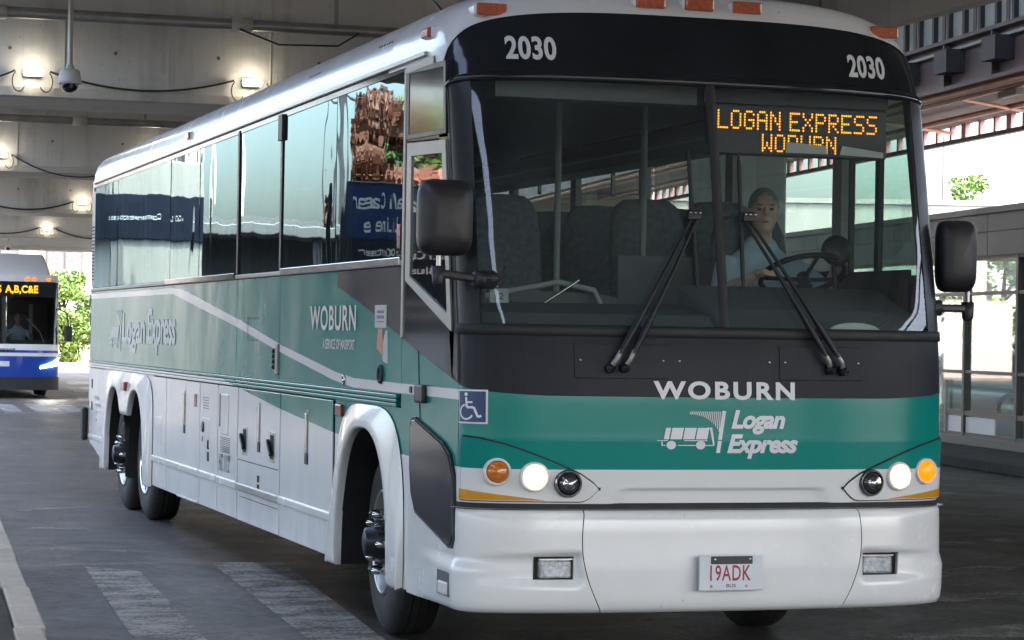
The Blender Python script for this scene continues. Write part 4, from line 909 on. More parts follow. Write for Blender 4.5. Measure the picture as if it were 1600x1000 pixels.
# ------------------------------------------------------------------ people
def remeshed(name, mb, mat, parent, voxel=0.012, smooth=6):
    o = mb.build('tmp', mat); md = o.modifiers.new('r', 'REMESH'); md.mode = 'VOXEL'; md.voxel_size = voxel; md.use_smooth_shade = True
    sm = o.modifiers.new('s', 'SMOOTH'); sm.iterations = smooth; sm.factor = .5
    dg = bpy.context.evaluated_depsgraph_get(); dg.update(); me = bpy.data.meshes.new_from_object(o.evaluated_get(dg))
    me.name = name; bpy.data.objects.remove(o)
    n = bpy.data.objects.new(name, me); C.objects.link(n); n.parent = parent; return n
def cap(m, a, b, r0, r1):
    a, b = Vector(a), Vector(b); m.tube([a.lerp(b, t) for t in lin(0, 1, 6)], [r0 + (r1 - r0) * t for t in lin(0, 1, 6)], 14); m.ell(a, (r0,) * 3, 12, 8); m.ell(b, (r1,) * 3, 12, 8)
def seated_driver(label, loc, hands, turn=0.0):
    """seat at z=0 of the empty; faces -y"""
    t = thing('person', label, 'person', None, loc)
    sk_, sh, tr, hr = MB(), MB(), MB(), MB()
    # head, neck
    rot = Matrix.Rotation(turn, 3, 'Z'); hc = Vector((0, -.04, .77))
    def hp_(x, y, z): return hc + rot @ Vector((x, y, z))
    sk_.ell(hc, (.078, .097, .118), 20, 14); sk_.ell(hp_(0, -.03, -.065), (.058, .065, .062), 14, 10)
    sk_.ell(hp_(0, -.105, -.005), (.014, .022, .026), 10, 8, Matrix.Rotation(R(-20), 3, 'X')); sk_.ell(hp_(0, -.090, -.062), (.028, .016, .010), 10, 6)
    sk_.ell(hp_(0, -.085, -.10), (.026, .02, .02), 10, 6)
    for g in (-1, 1): sk_.ell(hp_(g * .080, .005, -.005), (.014, .024, .034), 10, 8); sk_.ell(hp_(g * .034, -.078, .034), (.028, .018, .010), 10, 6)
    cap(sk_, (0, 0, .55), (0, -.02, .70), .062, .056)
    # torso of shirt
    for z, rx, ry in ((.02, .19, .145), (.14, .19, .15), (.27, .195, .145), (.38, .205, .135), (.47, .19, .11), (.53, .12, .085)): sh.ell((0, .01, z), (rx, ry, .12), 20, 12)
    sh.tube([(0, -.005, .545), (0, -.015, .585)], [.085, .078], 18)
    for g in (-1, 1):
        S, H = Vector((g * .205, 0, .46)), Vector(hands[0 if g < 0 else 1]); E = (S + H) / 2 + Vector((g * .10, .06, -.13))
        cap(sh, S, S.lerp(E, .85), .068, .058); cap(sk_, S.lerp(E, .7), E, .044, .042); cap(sk_, E, H, .042, .028)
        d = (H - E).normalized(); pm = H + d * .045
        sk_.ell(pm, (.042, .045, .024), 12, 8)
        for k in range(4):
            f0 = pm + Vector((g * (-.030 + .02 * k), 0, 0)) + d * .03; l = (.06, .07, .066, .052)[k]
            f1 = f0 + d * l * .55 + Vector((0, 0, -.006)); f2 = f1 + (d * .4 + Vector((0, .2, -.8))).normalized() * l * .5
            cap(sk_, f0, f1, .0095, .009); cap(sk_, f1, f2, .009, .008)
        th = pm + Vector((-g * .036, 0, .004)); cap(sk_, th, th + d * .035 + Vector((-g * .022, 0, .006)), .011, .009)
        K = Vector((g * .13, -.45, .06)); cap(tr, (g * .10, 0, .03), K, .095, .068); cap(tr, K, (g * .13, -.55, -.38), .066, .045)
        sk_.ell((g * .13, -.62, -.41), (.045, .12, .04), 12, 8)
    tr.ell((0, .01, .03), (.185, .15, .11), 18, 10)
    # body continuous from neck down through the torso (inside the shirt)
    for z, rx in ((.02, .15), (.2, .15), (.4, .15), (.5, .11)): sk_.ell((0, .01, z), (rx, .09, .12), 16, 10)
    for g in (-1, 1): cap(sk_, (g * .12, .0, .46), (g * .2, 0, .45), .045, .05); S, H = Vector((g * .205, 0, .46)), Vector(hands[0 if g < 0 else 1]); E = (S + H) / 2 + Vector((g * .10, .06, -.13)); cap(sk_, S, E, .045, .043); cap(sk_, (g * .10, 0, .03), (g * .13, -.45, .06), .06, .05); cap(sk_, (g * .13, -.45, .06), (g * .13, -.56, -.40), .048, .036)
    remeshed('body', sk_, 'skin', t, .0085, 3); remeshed('shirt', sh, 'shirt', t, .012, 5); remeshed('trousers', tr, 'trousers', t, .014, 5)
    hr.ell(hp_(0, .018, .034), (.086, .098, .104), 18, 12); hr.ell(hp_(0, .06, -.02), (.076, .055, .085), 14, 10)
    cut = MB()
    for v, f in ((hr.v, hr.f),):
        keep = [q for q in f if np.mean([(rot.inverted() @ (Vector(v[i]) - hc)).y for i in q]) > -.055 + .35 * max(0, .055 - np.mean([(rot.inverted() @ (Vector(v[i]) - hc)).z for i in q]))]
        cut.v, cut.f, cut.sm = v, keep, [True] * len(keep)
    cut.build('hair', 'hair', t)
    for g in (-1, 1):
        MB().ell(hp_(g * .034, -.092, .010), (.013, .008, .007), 10, 6).build('eye', 'black_satin', t)
        MB().ell(hp_(g * .034, -.094, .034), (.022, .008, .005), 10, 6).build('eyebrow', 'hair', t)
    MB().ell(hp_(0, -.103, -.062), (.022, .006, .004), 10, 6).build('lips', 'plate_red', t)
    return t
seated_driver('person in pale blue shirt driving behind the coach windshield', (.80, 1.46, 1.63), ((-.20, -.40, .40), (.28, -.42, .46)), R(-17))

# ------------------------------------------------------------------ ground, kerb, markings
tag(MB().add([(-900, -900, 0), (900, -900, 0), (900, 900, 0), (-900, 900, 0)], [(0, 1, 2, 3)]).build('ground', 'asphalt'), 'dark worn asphalt road surface', 'road', kind='structure')
KS = 0.0685
def kx(y): return -3.09 + (y - 2.14) * KS
pv = MB().prism([(kx(-30) - .165, -30, .0), (kx(80) - .165, 80, 0), (-16, 80, 0), (-16, -30, 0)], (0, 0, .145)).build('pavement', 'pavement_conc')
tag(pv, 'grey concrete pavement behind the stone kerb', 'pavement', kind='structure')
kb = bpy.data.objects.new('kerb', None); C.objects.link(kb); tag(kb, 'pale stone kerb along the road edge', 'kerb', kind='structure')
yy = -9.94; k = 0
while yy < 40:
    L = 1.91; y0, y1 = yy + .014, yy + L - .014; d = rng.uniform(-.008, .008)
    MB().prism([(kx(y0) + d, y0, 0), (kx(y1) + d, y1, 0), (kx(y1) - .155 + d, y1, 0), (kx(y0) - .155 + d, y0, 0)], (0, 0, .155 + rng.uniform(-.006, .004))).build('kerb_stone', 'kerb_stone', kb, .014)
    yy += L; k += 1
rm = bpy.data.objects.new('road_marking', None); C.objects.link(rm); tag(rm, 'worn white paint stripes on the asphalt', 'road marking', kind='structure')
def mark(pts, mat='worn_paint', z=.004): MB().add([(x, y, z) for x, y in pts], [tuple(range(len(pts)))]).build('stripe', mat, rm)
mark([(-2.31, 6.1), (-1.98, 5.75), (-2.26, 1.0), (-2.66, 1.0)]); mark([(-1.38, 6.26), (-.86, 6.26), (-1.30, 1.2), (-1.70, 1.2)], 'worn_paint')
mark([(-2.55, 6.35), (-1.75, 6.35), (-1.75, 6.20), (-2.55, 6.2)], 'worn_paint_more'); mark([(-2.3, 9.6), (-1.85, 9.4), (-1.85, 9.2), (-2.35, 9.35)], 'worn_paint_more')
mark([(-2.4, 7.6), (-1.6, 7.2), (-1.6, 7.1), (-2.4, 7.45)], 'worn_paint_more'); mark([(-2.2, 11.5), (-1.5, 11.9), (-1.5, 11.7), (-2.2, 11.3)], 'worn_paint_more')
for k in range(5): mark([(.28 + k * .62, 37.0), (.62 + k * .62, 37.0), (.90 + k * .62, 41.5), (.50 + k * .62, 41.5)], 'worn_paint')
mark([(.2, 36.2), (3.4, 36.2), (3.4, 36.5), (.2, 36.5)]); mark([(1.2, 36.9), (1.9, 36.9), (1.9, 37.3), (1.2, 37.3)])
mark([(2.7, 44.5), (3.4, 44.5), (3.6, 48), (3.1, 48)]); mark([(3.6, 52), (4.4, 52), (4.6, 57), (4.0, 57)]); mark([(4.4, 60), (5.4, 60), (5.6, 64), (4.9, 64)]); mark([(3.4, 41), (4.2, 40.4), (4.2, 40.1), (3.4, 40.7)])
mark([(1.9, 2.6), (6.2, 4.4), (6.2, 4.7), (1.9, 2.9)], 'worn_paint_more'); mark([(2.0, 3.6), (7.0, 6.4), (7.0, 6.75), (2.0, 4.0)], 'worn_paint_more'); mark([(1.4, .9), (4.2, 1.9), (4.2, 2.4), (1.4, 1.4)], 'worn_paint_more')
mark([(2.4, 5.6), (8.2, 8.4), (8.2, 8.8), (2.4, 6.0)], 'worn_paint_more'); mark([(4.2, 8.4), (5.3, 8.75), (5.3, 8.95), (4.2, 8.65)], 'worn_paint'); mark([(6.8, 12.1), (8.2, 12.9), (8.2, 13.2), (6.8, 12.4)], 'worn_paint')
mark([(-1.9, .2), (-1.4, .2), (-1.5, -2), (-2.1, -2)], 'worn_paint')

# ------------------------------------------------------------------ concrete overpass
ov = thing('concrete_overpass', 'grey concrete overpass deck on deep cross girders above the road', 'overpass')
def dx0(y): return kx(y) - .9
MB().prism([(dx0(-15.5), -15.5, 6.15), (8.7, -15.5, 6.15), (8.7, 76, 6.15), (dx0(76), 76, 6.15)], (0, 0, .75)).build('deck_slab', 'concrete', ov)
GY = [-12.5, 2.1, 17.36, 31.41, 46.65, 62.58, 74.37]
for y in GY:
    g = MB().box((dx0(y) + .25, y, 4.34), (8.5, y + 1.6, 6.15)).build('cross_girder', 'concrete', ov, .05)
    # construction joint, formwork joints and bottom lip, slightly proud
    if 17 < y < 50:
        for j in range(10): MB().box((dx0(y) + .6 + j * 1.22, y - .012, 4.47), (dx0(y) + .6 + j * 1.22 + .009, y + .02, 6.14)).build('form_joint', 'concrete', g)
        for j in range(10): MB().lathe([(0, .022), (.006, .02), (.007, 0)], (dx0(y) + 1.2 + j * 1.22, y - .002, 4.9), (0, -1, 0), 10).build('tie_hole', 'concrete_dark', g)
    MB().box((dx0(y) + .25, y - .018, 5.33), (8.5, y + .02, 5.36)).build('girder_joint', 'concrete', g)
    MB().box((dx0(y) + .25, y - .035, 4.345), (8.5, y + .02, 4.46)).build('girder_lip', 'concrete_light', g, .012)
for y in GY: box('column', (7.2, y + .3, 0), (8.2, y + 1.3, 4.34), 'concrete', ov, .06)
MB().prism([(dx0(-15.5), -15.5, 5.5), (dx0(-15.5) + .24, -15.5, 5.5), (dx0(76) + .24, 76, 5.5), (dx0(76), 76, 5.5)], (0, 0, .648)).build('edge_beam', 'concrete', ov); box('edge_beam', (8.502, -15.5, 5.5), (8.7, 76, 6.148), 'concrete', ov)
# conduits along the girder faces
GN = ['first', 'second', 'third', 'fourth']
WORD = {17.36: 'dome camera and two lamps', 31.41: 'pipe coupling above the coach roof', 46.65: 'single lamp beside the coach roof', 62.58: 'lamp above the blue bus'}
for y in (17.36, 31.41):
    p = MB().tube([(dx0(y) + .3, y - .9, 5.2), (8.4, y - .9, 5.2)], .065, 14).build('conduit_pipe', 'galv_pipe')
    tag(p, 'straight steel conduit pipe along the girder with the ' + WORD[y], 'pipe')
    for x in (-2.0, .78, 4.5): MB().lathe([(-.12, .065), (-.12, .085), (.12, .085), (.12, .065)], (x, y - .9, 5.2), (1, 0, 0), 16).build('coupling', 'cam_grey', p)
    for x in (-2.1, 1.9, 5.9): MB().box((x - .02, y - .92, 5.2), (x + .02, y - .88, 6.15)).build('hanger', 'galv_pipe', p)
# wall lamps with their supply cable
LAMPS = [(-1.49, 17.36, 'first lamp left of the dome camera'), (1.07, 17.36, ''), (3.7, 17.36, ''), (-.46, 31.41, ''), (2.2, 31.41, ''), (2.97, 46.65, ''), (.3, 46.65, ''), (4.04, 62.58, ''), (1.4, 62.58, '')]
LL = {(-1.49, 17.36): 'lit lamp on the girder close beside the hanging dome camera', (1.07, 17.36): 'lit lamp on the girder just over the coach roof edge', (3.7, 17.36): 'lit lamp on the front girder hidden behind the coach',
      (-.46, 31.41): 'lit lamp on the second girder at the frame edge', (2.2, 31.41): 'lit lamp on the second girder behind the coach roof', (2.97, 46.65): 'lit lamp touching the rear corner of the coach roof', (.3, 46.65): 'lit lamp on the third girder above the blue bus roof',
      (4.04, 62.58): 'small lit lamp above the mirror side of the blue bus', (1.4, 62.58): 'small lit lamp on the fourth girder behind the blue bus'}
for x, y, _ in LAMPS:
    t = thing('wall_lamp', LL[(x, y)], 'lamp', 'lamps along the overpass girders', (x, y, 4.62))
    MB().box((-.105, -.10, -.05), (.105, -.037, .045)).build('lamp_housing', 'galv_pipe', t, .02)
    MB().box((-.11, -.155, -.042), (.11, -.10, .042)).build('lamp_lens', 'lamp_on', t, .02)
    for g in (-1, 1): MB().tube([(g * (.155 + .075 * math.cos(a)), -.06, -.10 + .12 * math.sin(a)) for a in lin(R(60), R(-150), 14)], .007, 8).build('lamp_loop', 'cable', t)
SW = [(-1.49, 1.07, 17.36, .17, 'black cable sagging between the two lamps beside the dome camera'), (-2.75, -1.49, 17.36, .12, 'black cable sagging from the pavement end to the first lamp'), (-.46, 2.2, 31.41, .35, 'black cable swagged along the second girder'),
      (.3, 2.97, 46.65, .22, 'black cable swagged along the third girder to the coach roof'), (1.4, 4.04, 62.58, .2, 'black cable swagged on the fourth girder above the blue bus'), (4.04, 7.0, 62.58, .3, 'black cable running from the fourth girder lamp behind the coach')]
for x0, x1, y, sag, lab in SW:
    a, b = x0 + .2, x1 - .2
    tag(MB().tube([(a + (b - a) * t, y - .06, 4.62 + .02 - sag * 4 * t * (1 - t)) for t in lin(0, 1, 20)], .013 if y < 40 else .02, 6).build('supply_cable', 'cable'), lab, 'cable')
# pendant dome cameras
for (x, y), lab in (((-1.25, 15.82), 'pale dome security camera hanging on a long pole near two lamps'), ((4.02, 75.0 - 1.6), 'small dome security camera hanging far off above the blue bus')):
    t = thing('dome_camera', lab, 'camera', None, (x, y, 4.36))
    MB().tube([(0, 0, .20), (0, 0, 1.79)], .03, 12).build('pole', 'galv_pipe', t)
    MB().lathe([(.0, .118), (.015, .132), (.04, .130), (.14, .112), (.16, .095), (.17, .05), (.22, .04)], (0, 0, 0), (0, 0, 1), 28).build('camera_housing', 'cam_grey', t)
    MB().lathe([(-.095, 0), (-.09, .035), (-.07, .072), (-.035, .095), (0.0, .10)], (0, 0, .0), (0, 0, 1), 24).build('dome', 'dome_glass', t)
    MB().ell((0, 0, -.03), (.055, .055, .06), 14, 10).build('lens', 'black_satin', t)
# dark cable dangling from the deck near the first girder
tag(MB().tube([(.75, 16.4, 5.14), (1.2, 16.35, 4.98), (1.9, 16.35, 5.0), (2.15, 16.35, 5.16)], .012, 6).build('supply_cable', 'cable'), 'thin loose wire drooping under the conduit over the coach roof', 'cable')

# ------------------------------------------------------------------ steel footbridge on the right
H1 = R(6.5)
br = thing('steel_footbridge', 'brown steel footbridge with a row of windows crossing above the glass station', 'bridge', None, (12.33, 18.95, 0), -H1)
YA, YB = -30.0, 60.0  # near end runs on unseen to darken the windshield's reflection
box('girder_web', (0, YA, 5.5), (.06, YB, 6.15), 'steel_mauve', br)
box('bottom_flange', (-.16, YA, 5.44), (.25, YB, 5.498), 'steel_mauve', br); box('mid_flange', (-.14, YA, 6.152), (.2, YB, 6.21), 'steel_mauve', br)
box('top_flange', (-.14, YA, 7.0), (.2, YB, 7.12), 'steel_mauve', br)
box('sill_strip', (-.10, YA, 6.02), (-.002, YB, 6.06), 'bridge_panel', br)
y = -14.0; k = 0
while y < 24:
    box('stiffener', (-.12, y, 5.5), (-.002, y + .05, 6.15), 'steel_mauve', br)
    box('speaker_box', (-.30, y - .55, 5.68), (-.003, y - .05, 6.02), 'steel_dark', br)
    for j in range(3):
        box('window_post', (-.05, y + j * .62, 6.212), (.039, y + j * .62 + .09, 6.998), 'steel_dark', br)
        box('window_pane', (.02, y + j * .62 + .09, 6.212), (.06, y + j * .62 + .62, 6.998), 'bridge_panel', br)
        if (k + j) % 2: box('window_blind', (.005, y + j * .62 + .3, 6.25), (.018, y + j * .62 + .42, 6.97), 'steel_mauve', br)
    y += 1.86; k += 1
box('side_cladding', (-.04, YA, 6.212), (.06, -14.02, 6.998), 'steel_dark', br)
box('upper_wall', (.02, YA, 7.122), (.2, YB, 9.0), 'steel_dark', br)
box('soffit_deck', (.27, YA, 5.78), (3.7, YB, 5.9), 'soffit', br)
box('bridge_roof', (-.5, YA, 9.0), (4.0, YB, 9.2), 'steel_dark', br)
for x0, z in ((.02, 5.40), (1.15, 5.62), (2.45, 5.62)):
    MB().tube([(x0, YA, z), (x0, YB, z)], .05, 10).build('pipe', 'salmon_pipe', br)
for y in (1.0, 5.2, 9.4): MB().tube([(1.15, y, 5.6), (3.4, y + 2.0, 5.6)], .032, 8).build('branch_pipe', 'salmon_pipe', br)
MB().box((1.1, 2.9, 5.46), (1.22, 3.6, 5.56)).build('pipe_fitting', 'bridge_panel', br, .01)
box('far_chord', (3.6, YA, 5.44), (3.72, YB, 5.52), 'steel_dark', br)
y = -14.0
while y < 40:
    box('far_post', (3.6, y, 5.52), (3.7, y + (.10 if int(y * 3) % 3 else .22), 5.78), 'pink_post', br); y += .72
# canopy rafters between overpass and footbridge
cn = thing('steel_canopy', 'dark steel canopy with open rafters and pale roof panels beyond the coach roof', 'canopy')
for k in range(7):
    y = 8 + k * 4.6
    MB().bar((8.9, y, 7.35), (11.8 + k * .5, y + 1.0, 8.3), .16, .34).build('rafter', 'steel_dark', cn)
    MB().bar((8.9, y + .2, 6.7), (10.6 + k * .25, y + 1.6, 7.75), .10, .14).build('brace', 'steel_dark', cn)
    MB().bar((11.5 + k * .5, y + .9, 6.9), (9.6, y + .6, 7.65), .10, .12).build('brace', 'steel_dark', cn)
for j in range(5): MB().bar((9.3 + j * .65, 6, 7.62 + j * .2), (11.9 + j * .65, 37, 7.62 + j * .2), .08, .12).build('purlin', 'steel_dark', cn)
MB().add([(8.7, 5, 7.70), (12.2, 5, 8.75), (15.6, 37, 8.75), (12.1 - 3.4, 37, 7.70)], [(0, 1, 2, 3)]).build('roof_sheet', 'bridge_panel', cn)

# ------------------------------------------------------------------ glass station building
H2 = R(7.1)
sn = thing('station_building', 'low glazed station building with brown metal fascia', 'building', None, (12.68, 19.4, 0), -H2)
SA, SB = -9.0, 26.0
box('plinth', (-.06, SA, 0), (8.0, SB, .27), 'cladding', sn, .01)
MB().prism([(-1.6, SA - .5, 0), (-.07, SA - .5, 0), (-.07, SB, 0), (-1.6, SB, 0)], (0, 0, .14)).build('station_step', 'pavement_conc', sn, .02)
box('added_end_wall', (-.08, -26, 0), (8.0, SA - .02, 3.55), 'cladding', sn); box('added_end_roof', (-.14, -26, 3.57), (8.2, SA - .02, 3.66), 'cladding', sn)  # unseen extension added to block bright reflections in the windshield
y = SA; k = 0
while y < SB - .1:
    w = 2.05
    for z0, z1 in ((2.95, 3.295), (3.305, 3.565)): box('fascia_panel', (-.10, y + .008, z0), (-.04, y + w - .008, z1), 'cladding', sn)
    y += w
box('fascia_backing', (-.05, SA, 2.95), (.3, SB, 3.56), 'mullion', sn); box('roof', (-.14, SA, 3.57), (8.2, SB, 3.66), 'cladding', sn)
for z, h in ((2.905, .045), (2.38, .05), (1.21, .045), (.575, .07), (.272, .05)): box('transom', (-.05, SA, z), (.05, SB, z + h), 'mullion', sn)
ys = [SA + 2.05 * i + 1.01 - .0 for i in range(17)]
for yv in ys: box('mullion', (-.06, yv - .04, .27), (.06, yv + .04, 2.95), 'mullion', sn)
for a, b in zip(ys[:-1], ys[1:]):
    for z0, z1 in ((.325, .57), (.65, 1.205), (1.258, 2.375), (2.434, 2.90)):
        box('glass_pane', (-.004, a + .042, z0), (.004, b - .042, z1), 'station_glass', sn)
box('white_panel', (-.02, 1.06, .30), (-.006, 3.0, .56), 'plate_white', sn)
for a, b in zip(ys[::4], ys[4::4]): box('rear_mullion', (6.0, a, .27), (6.1, a + .1, 2.95), 'bridge_panel', sn)
box('handrail', (-.06, 2.97, .3), (-.02, 3.02, 1.1), 'bridge_panel', sn)
# parked cars beyond the station glazing
def car(loc, rz, mat, label):
    t = thing('parked_car', label, 'car', 'cars parked behind the station', loc, rz)
    secs = [(-2.2, .45, .80, .55), (-2.15, .32, .92, .80), (-1.7, .25, 1.0, .92), (-.9, .22, 1.05, .90), (.4, .22, 1.05, .90), (1.4, .22, 1.0, .90), (2.05, .28, .92, .86), (2.25, .45, .75, .75)]
    def b(u, v):
        y, z0, z1, hw = secs[v]; ca, sa = math.cos(u), math.sin(u); n = 4
        return Vector((hw * math.copysign(abs(ca) ** (2 / n), ca), y, (z0 + z1) / 2 + (z1 - z0) / 2 * math.copysign(abs(sa) ** (2 / n), sa)))
    m = MB().grid(b, lin(0, 2 * math.pi, 28), list(range(len(secs)))); m.build('car_body', mat, t)
    g = MB(); cab = [(-1.05, 1.0, .80), (-.35, 1.60, .66), (1.0, 1.66, .66), (1.95, 1.02, .78)]
    V = []
    for y, z, hw in cab: V += [(-hw, y, z), (hw, y, z)]
    g.add(V, [(0, 1, 3, 2), (4, 5, 7, 6)]); g.add(V, [(0, 2, 4, 6), (1, 3, 5, 7)]); g.build('car_window', 'car_glass', t)
    MB().add([(-.67, -.36, 1.61), (.67, -.36, 1.61), (.67, 1.02, 1.67), (-.67, 1.02, 1.67), (-.6, .3, 1.71), (.6, .3, 1.71)], [(0, 1, 5, 4), (4, 5, 2, 3), (0, 4, 3), (1, 2, 5)]).build('car_roof', mat, t)
    for gx in (-1, 1):
        for p, q in (((-.8, -1.05, 1.0), (-.66, -.35, 1.62)), ((-.66, .3, 1.64), (-.8, .3, 1.0)), ((-.66, 1.0, 1.67), (-.78, 1.95, 1.02))):
            MB().bar((gx * -p[0], p[1], p[2]), (gx * -q[0], q[1], q[2]), .07, .06).build('car_pillar', mat, t)
        for y in (-1.35, 1.35):
            MB().lathe([(-.2, .2), (-.2, .33), (0, .33), (.02, .30), (.015, .22)], (gx * .90, y, .33), (gx, 0, 0), 22).build('car_tyre', 'tyre', t)
            MB().lathe([(.0, .22), (.02, .20), (.0, .05), (.02, 0)], (gx * .90, y, .33), (gx, 0, 0), 16).build('car_rim', 'alu', t)
        MB().ell((gx * .62, -2.12, .74), (.20, .08, .075), 12, 8).build('car_headlight', 'lens_clear', t)
    MB().box((-.45, -2.24, .55), (.45, -2.16, .72)).build('car_grille', 'black_plastic', t, .02)
    return t
car((20.0, 33.8, 0), R(200), 'car_white', 'white parked car seen through the station glass beside the wing mirror')
car((26.5, 44.1, 0), R(190), 'car_silver', 'silver parked car behind the white one beyond the station glass')
car((22.8, 37.9, 0), R(195), 'car_silver', 'silver parked car between two others beyond the station glass')

# ------------------------------------------------------------------ beyond: ramp wall, pole, trees, building
rw = thing('ramp_wall', 'pale concrete ramp parapet rising behind the station roof', 'wall')
for k in range(9):
    a = Vector((16 + k * 5.0, 56.0 - k * 1.6, 0)); b = Vector((21 - .03 + k * 5.0, 54.4 - k * 1.6, 0))
    MB().bar(a + Vector((0, 0, 2.8)), b + Vector((0, 0, 2.8)), .4, 5.6).build('wall_panel', 'concrete_light', rw)
    MB().bar(a + Vector((0, 0, 5.68)), b + Vector((0, 0, 5.68)), .5, .14).build('coping', 'concrete_light', rw)
lp = thing('street_lamp', 'thin grey street lamp standing behind the ramp parapet', 'street lamp', None, (33.1, 60.85, 0))
MB().tube([(0, 0, 0), (0, 0, 9.0)], [.10, .06], 10).build('pole', 'galv_pipe', lp); MB().tube([(0, 0, 8.95), (1.2, 0, 9.15)], .04, 8).build('arm', 'galv_pipe', lp)
MB().box((1.0, -.12, 9.1), (1.7, .12, 9.22)).build('lamp_head', 'cam_grey', lp, .03)
def tree(loc, hgt, rad, n, label, mat='leaf', name='leafy_tree', zmin=.35, ls=.14, sq=1.0, cat='tree', seed=1, clumps=26):
    rg = np.random.default_rng(seed); t = thing(name, label, cat, None, loc)
    tr = MB(); tr.tube([(0, 0, 0), (.05, .03, hgt * .3), (-.04, .05, hgt * .6), (0, 0, hgt * .85)], [rad * .07 + .04, rad * .055 + .03, rad * .03 + .02, .015], 9)
    cl = []
    for k in range(clumps):
        a = rg.uniform(0, 2 * math.pi); zz = rg.uniform(zmin, .96); env = math.sin(math.pi * min(1, max(.08, (zz - zmin * .6) / (1.08 - zmin * .6)))) ** .6
        rr = rad * env * rg.uniform(.25, .95); c = Vector((rr * math.cos(a), rr * math.sin(a) * sq, zz * hgt)); cl.append((c, rad * rg.uniform(.22, .40)))
        if k % 2 == 0: tr.tube([(0, 0, max(.2, c.z - rr * .7)), c * .6 + Vector((0, 0, c.z * .36)), c], [.035 + rad * .01, .02, .008], 6)
    tr.build('trunk', 'bark', t)
    V = np.zeros((n * 4, 3)); F = []
    for i in range(n):
        c, r = cl[i % len(cl)]; d = rg.normal(size=3); d /= np.linalg.norm(d); p = np.array(c) + d * r * rg.uniform(.3, 1.1) ** .6 * np.array((1, 1, .8))
        u = rg.normal(size=3); u /= np.linalg.norm(u); w = np.cross(u, rg.normal(size=3)); w /= np.linalg.norm(w) + 1e-9; s_ = ls * rg.uniform(.6, 1.3)
        V[i * 4:i * 4 + 4] = [p - u * s_, p + w * s_ * .55, p + u * s_, p - w * s_ * .55]; F.append((4 * i, 4 * i + 1, 4 * i + 2, 4 * i + 3))
    me = bpy.data.meshes.new('crown'); me.from_pydata(V.tolist(), [], F); me.materials.append(MATS[mat]); o = bpy.data.objects.new('crown', me); C.objects.link(o); o.parent = t
    return t
tree((38.6, 69.7, 0), 8.0, 1.7, 6500, 'young green tree showing its top above the ramp parapet', seed=3, ls=.10)
tree((25.5, 43.0, 0), 4.6, 1.6, 4500, 'small green tree seen through the station glazing under the ramp', seed=4, ls=.09)
tree((8.7, 95.0, 0), 3.9, 1.6, 9000, 'tall bright green bush beside the blue bus mirror', 'leaf', 'leafy_bush', .08, .095, .7, 'bush', 5, 46)
tree((11.3, 96.0, 0), 3.6, 1.7, 8000, 'bright green bush next to the rear corner of the coach', 'leaf', 'leafy_bush', .08, .095, .7, 'bush', 6, 40)
tree((6.2, 96.5, 0), 3.4, 1.7, 3000, 'green bush mostly hidden behind the blue bus', 'leaf', 'leafy_bush', .08, .095, .7, 'bush', 8, 36)
tag(MB().prism([(0, 88, 0), (30, 84, 0), (30, 300, 0), (-40, 300, 0), (-40, 88, 0)], (0, 0, .13)).build('far_pavement', 'paving_red'), 'reddish paving beyond the overpass', 'pavement', kind='structure')
fb = thing('far_building', 'cream office building with tall windows beyond the overpass end', 'building', None, (-20, 112, 0))
box('wall', (0, 0, 0), (60, 12, 16), 'facade', fb)
for k in range(18):
    for z0 in (3.9, 8.2, 12.2):
        f = box('window', (1 + k * 3.2, -.05, z0), (2.9 + k * 3.2, .05, z0 + 2.6), 'mullion', fb)
        box('pane', (1.1 + k * 3.2, -.09, z0 + .1), (1.9 + k * 3.2, -.055, z0 + 2.5), 'facade_window', f); box('pane', (2.0 + k * 3.2, -.09, z0 + .1), (2.8 + k * 3.2, -.055, z0 + 2.5), 'facade_window', f)

# ------------------------------------------------------------------ blue transit bus behind
bb = thing('transit_bus', 'blue and white city bus with amber terminal sign approaching under the overpass', 'bus', None, (1.15, 46, 0))
HW = 1.28
def bp(u, z, off=0.0):       # u in -1..1 over the front, beyond that along the sides
    a = abs(u); g = 1 if u >= 0 else -1
    if a <= 1: th = a * math.pi / 2; x = HW * math.sin(th) ** .5; y = .30 * (1 - math.cos(th) ** .5)
    else: x, y = HW, .30 + (a - 1)
    y += float(np.interp(z, [.2, 1.1, 2.7, 3.2], [.0, .0, .22, .5]))
    return Vector((g * (x + off), y - off, z))
US = lin(-1, 1, 40)
def bpatch(name, zs, mat, off=0.0, us=US, par=bb): return MB().grid(lambda u, v: bp(u, v, off), us, zs).build(name, mat, par)
ext = [-12, -1.02] + US + [1.02, 12]
bpatch('front_skirt', [.20, .28, .50], 'black_plastic', 0.02, ext); bpatch('blue_band', lin(.50, .98, 6), 'blue_paint', 0, ext)
bpatch('white_band', lin(.98, 1.26, 3), 'white_paint', 0, ext); bpatch('windscreen', lin(1.27, 2.36, 6), 'blue_bus_glass', .0, lin(-.97, .97, 30))
bpatch('screen_pillar', lin(1.26, 2.4, 5), 'black_gloss', .004, lin(.94, 1.0, 5)); bpatch('screen_pillar', lin(1.26, 2.4, 5), 'black_gloss', .004, lin(-.94, -1.0, 5))
bpatch('sign_box', lin(2.36, 2.72, 4), 'black_gloss', .006); bpatch('screen_divider', [1.27, 2.36], 'rubber', .01, [-.0005, .0005])
for g in (-1, 1): MB().box((g * HW - .01, .6, 1.26), (g * HW + .01, 12, 2.75)).build('side_glass', 'black_gloss', bb)
bpatch('roof_front', [2.72, 2.80, 2.88], 'shroud', .0, ext)
MB().prism([(-1.15, .55, 2.86), (-1.15, 2.2, 3.42), (-1.15, 8, 3.42), (-1.15, 8, 2.86)], (2.3, 0, 0)).build('roof_shroud', 'shroud', bb, .08)
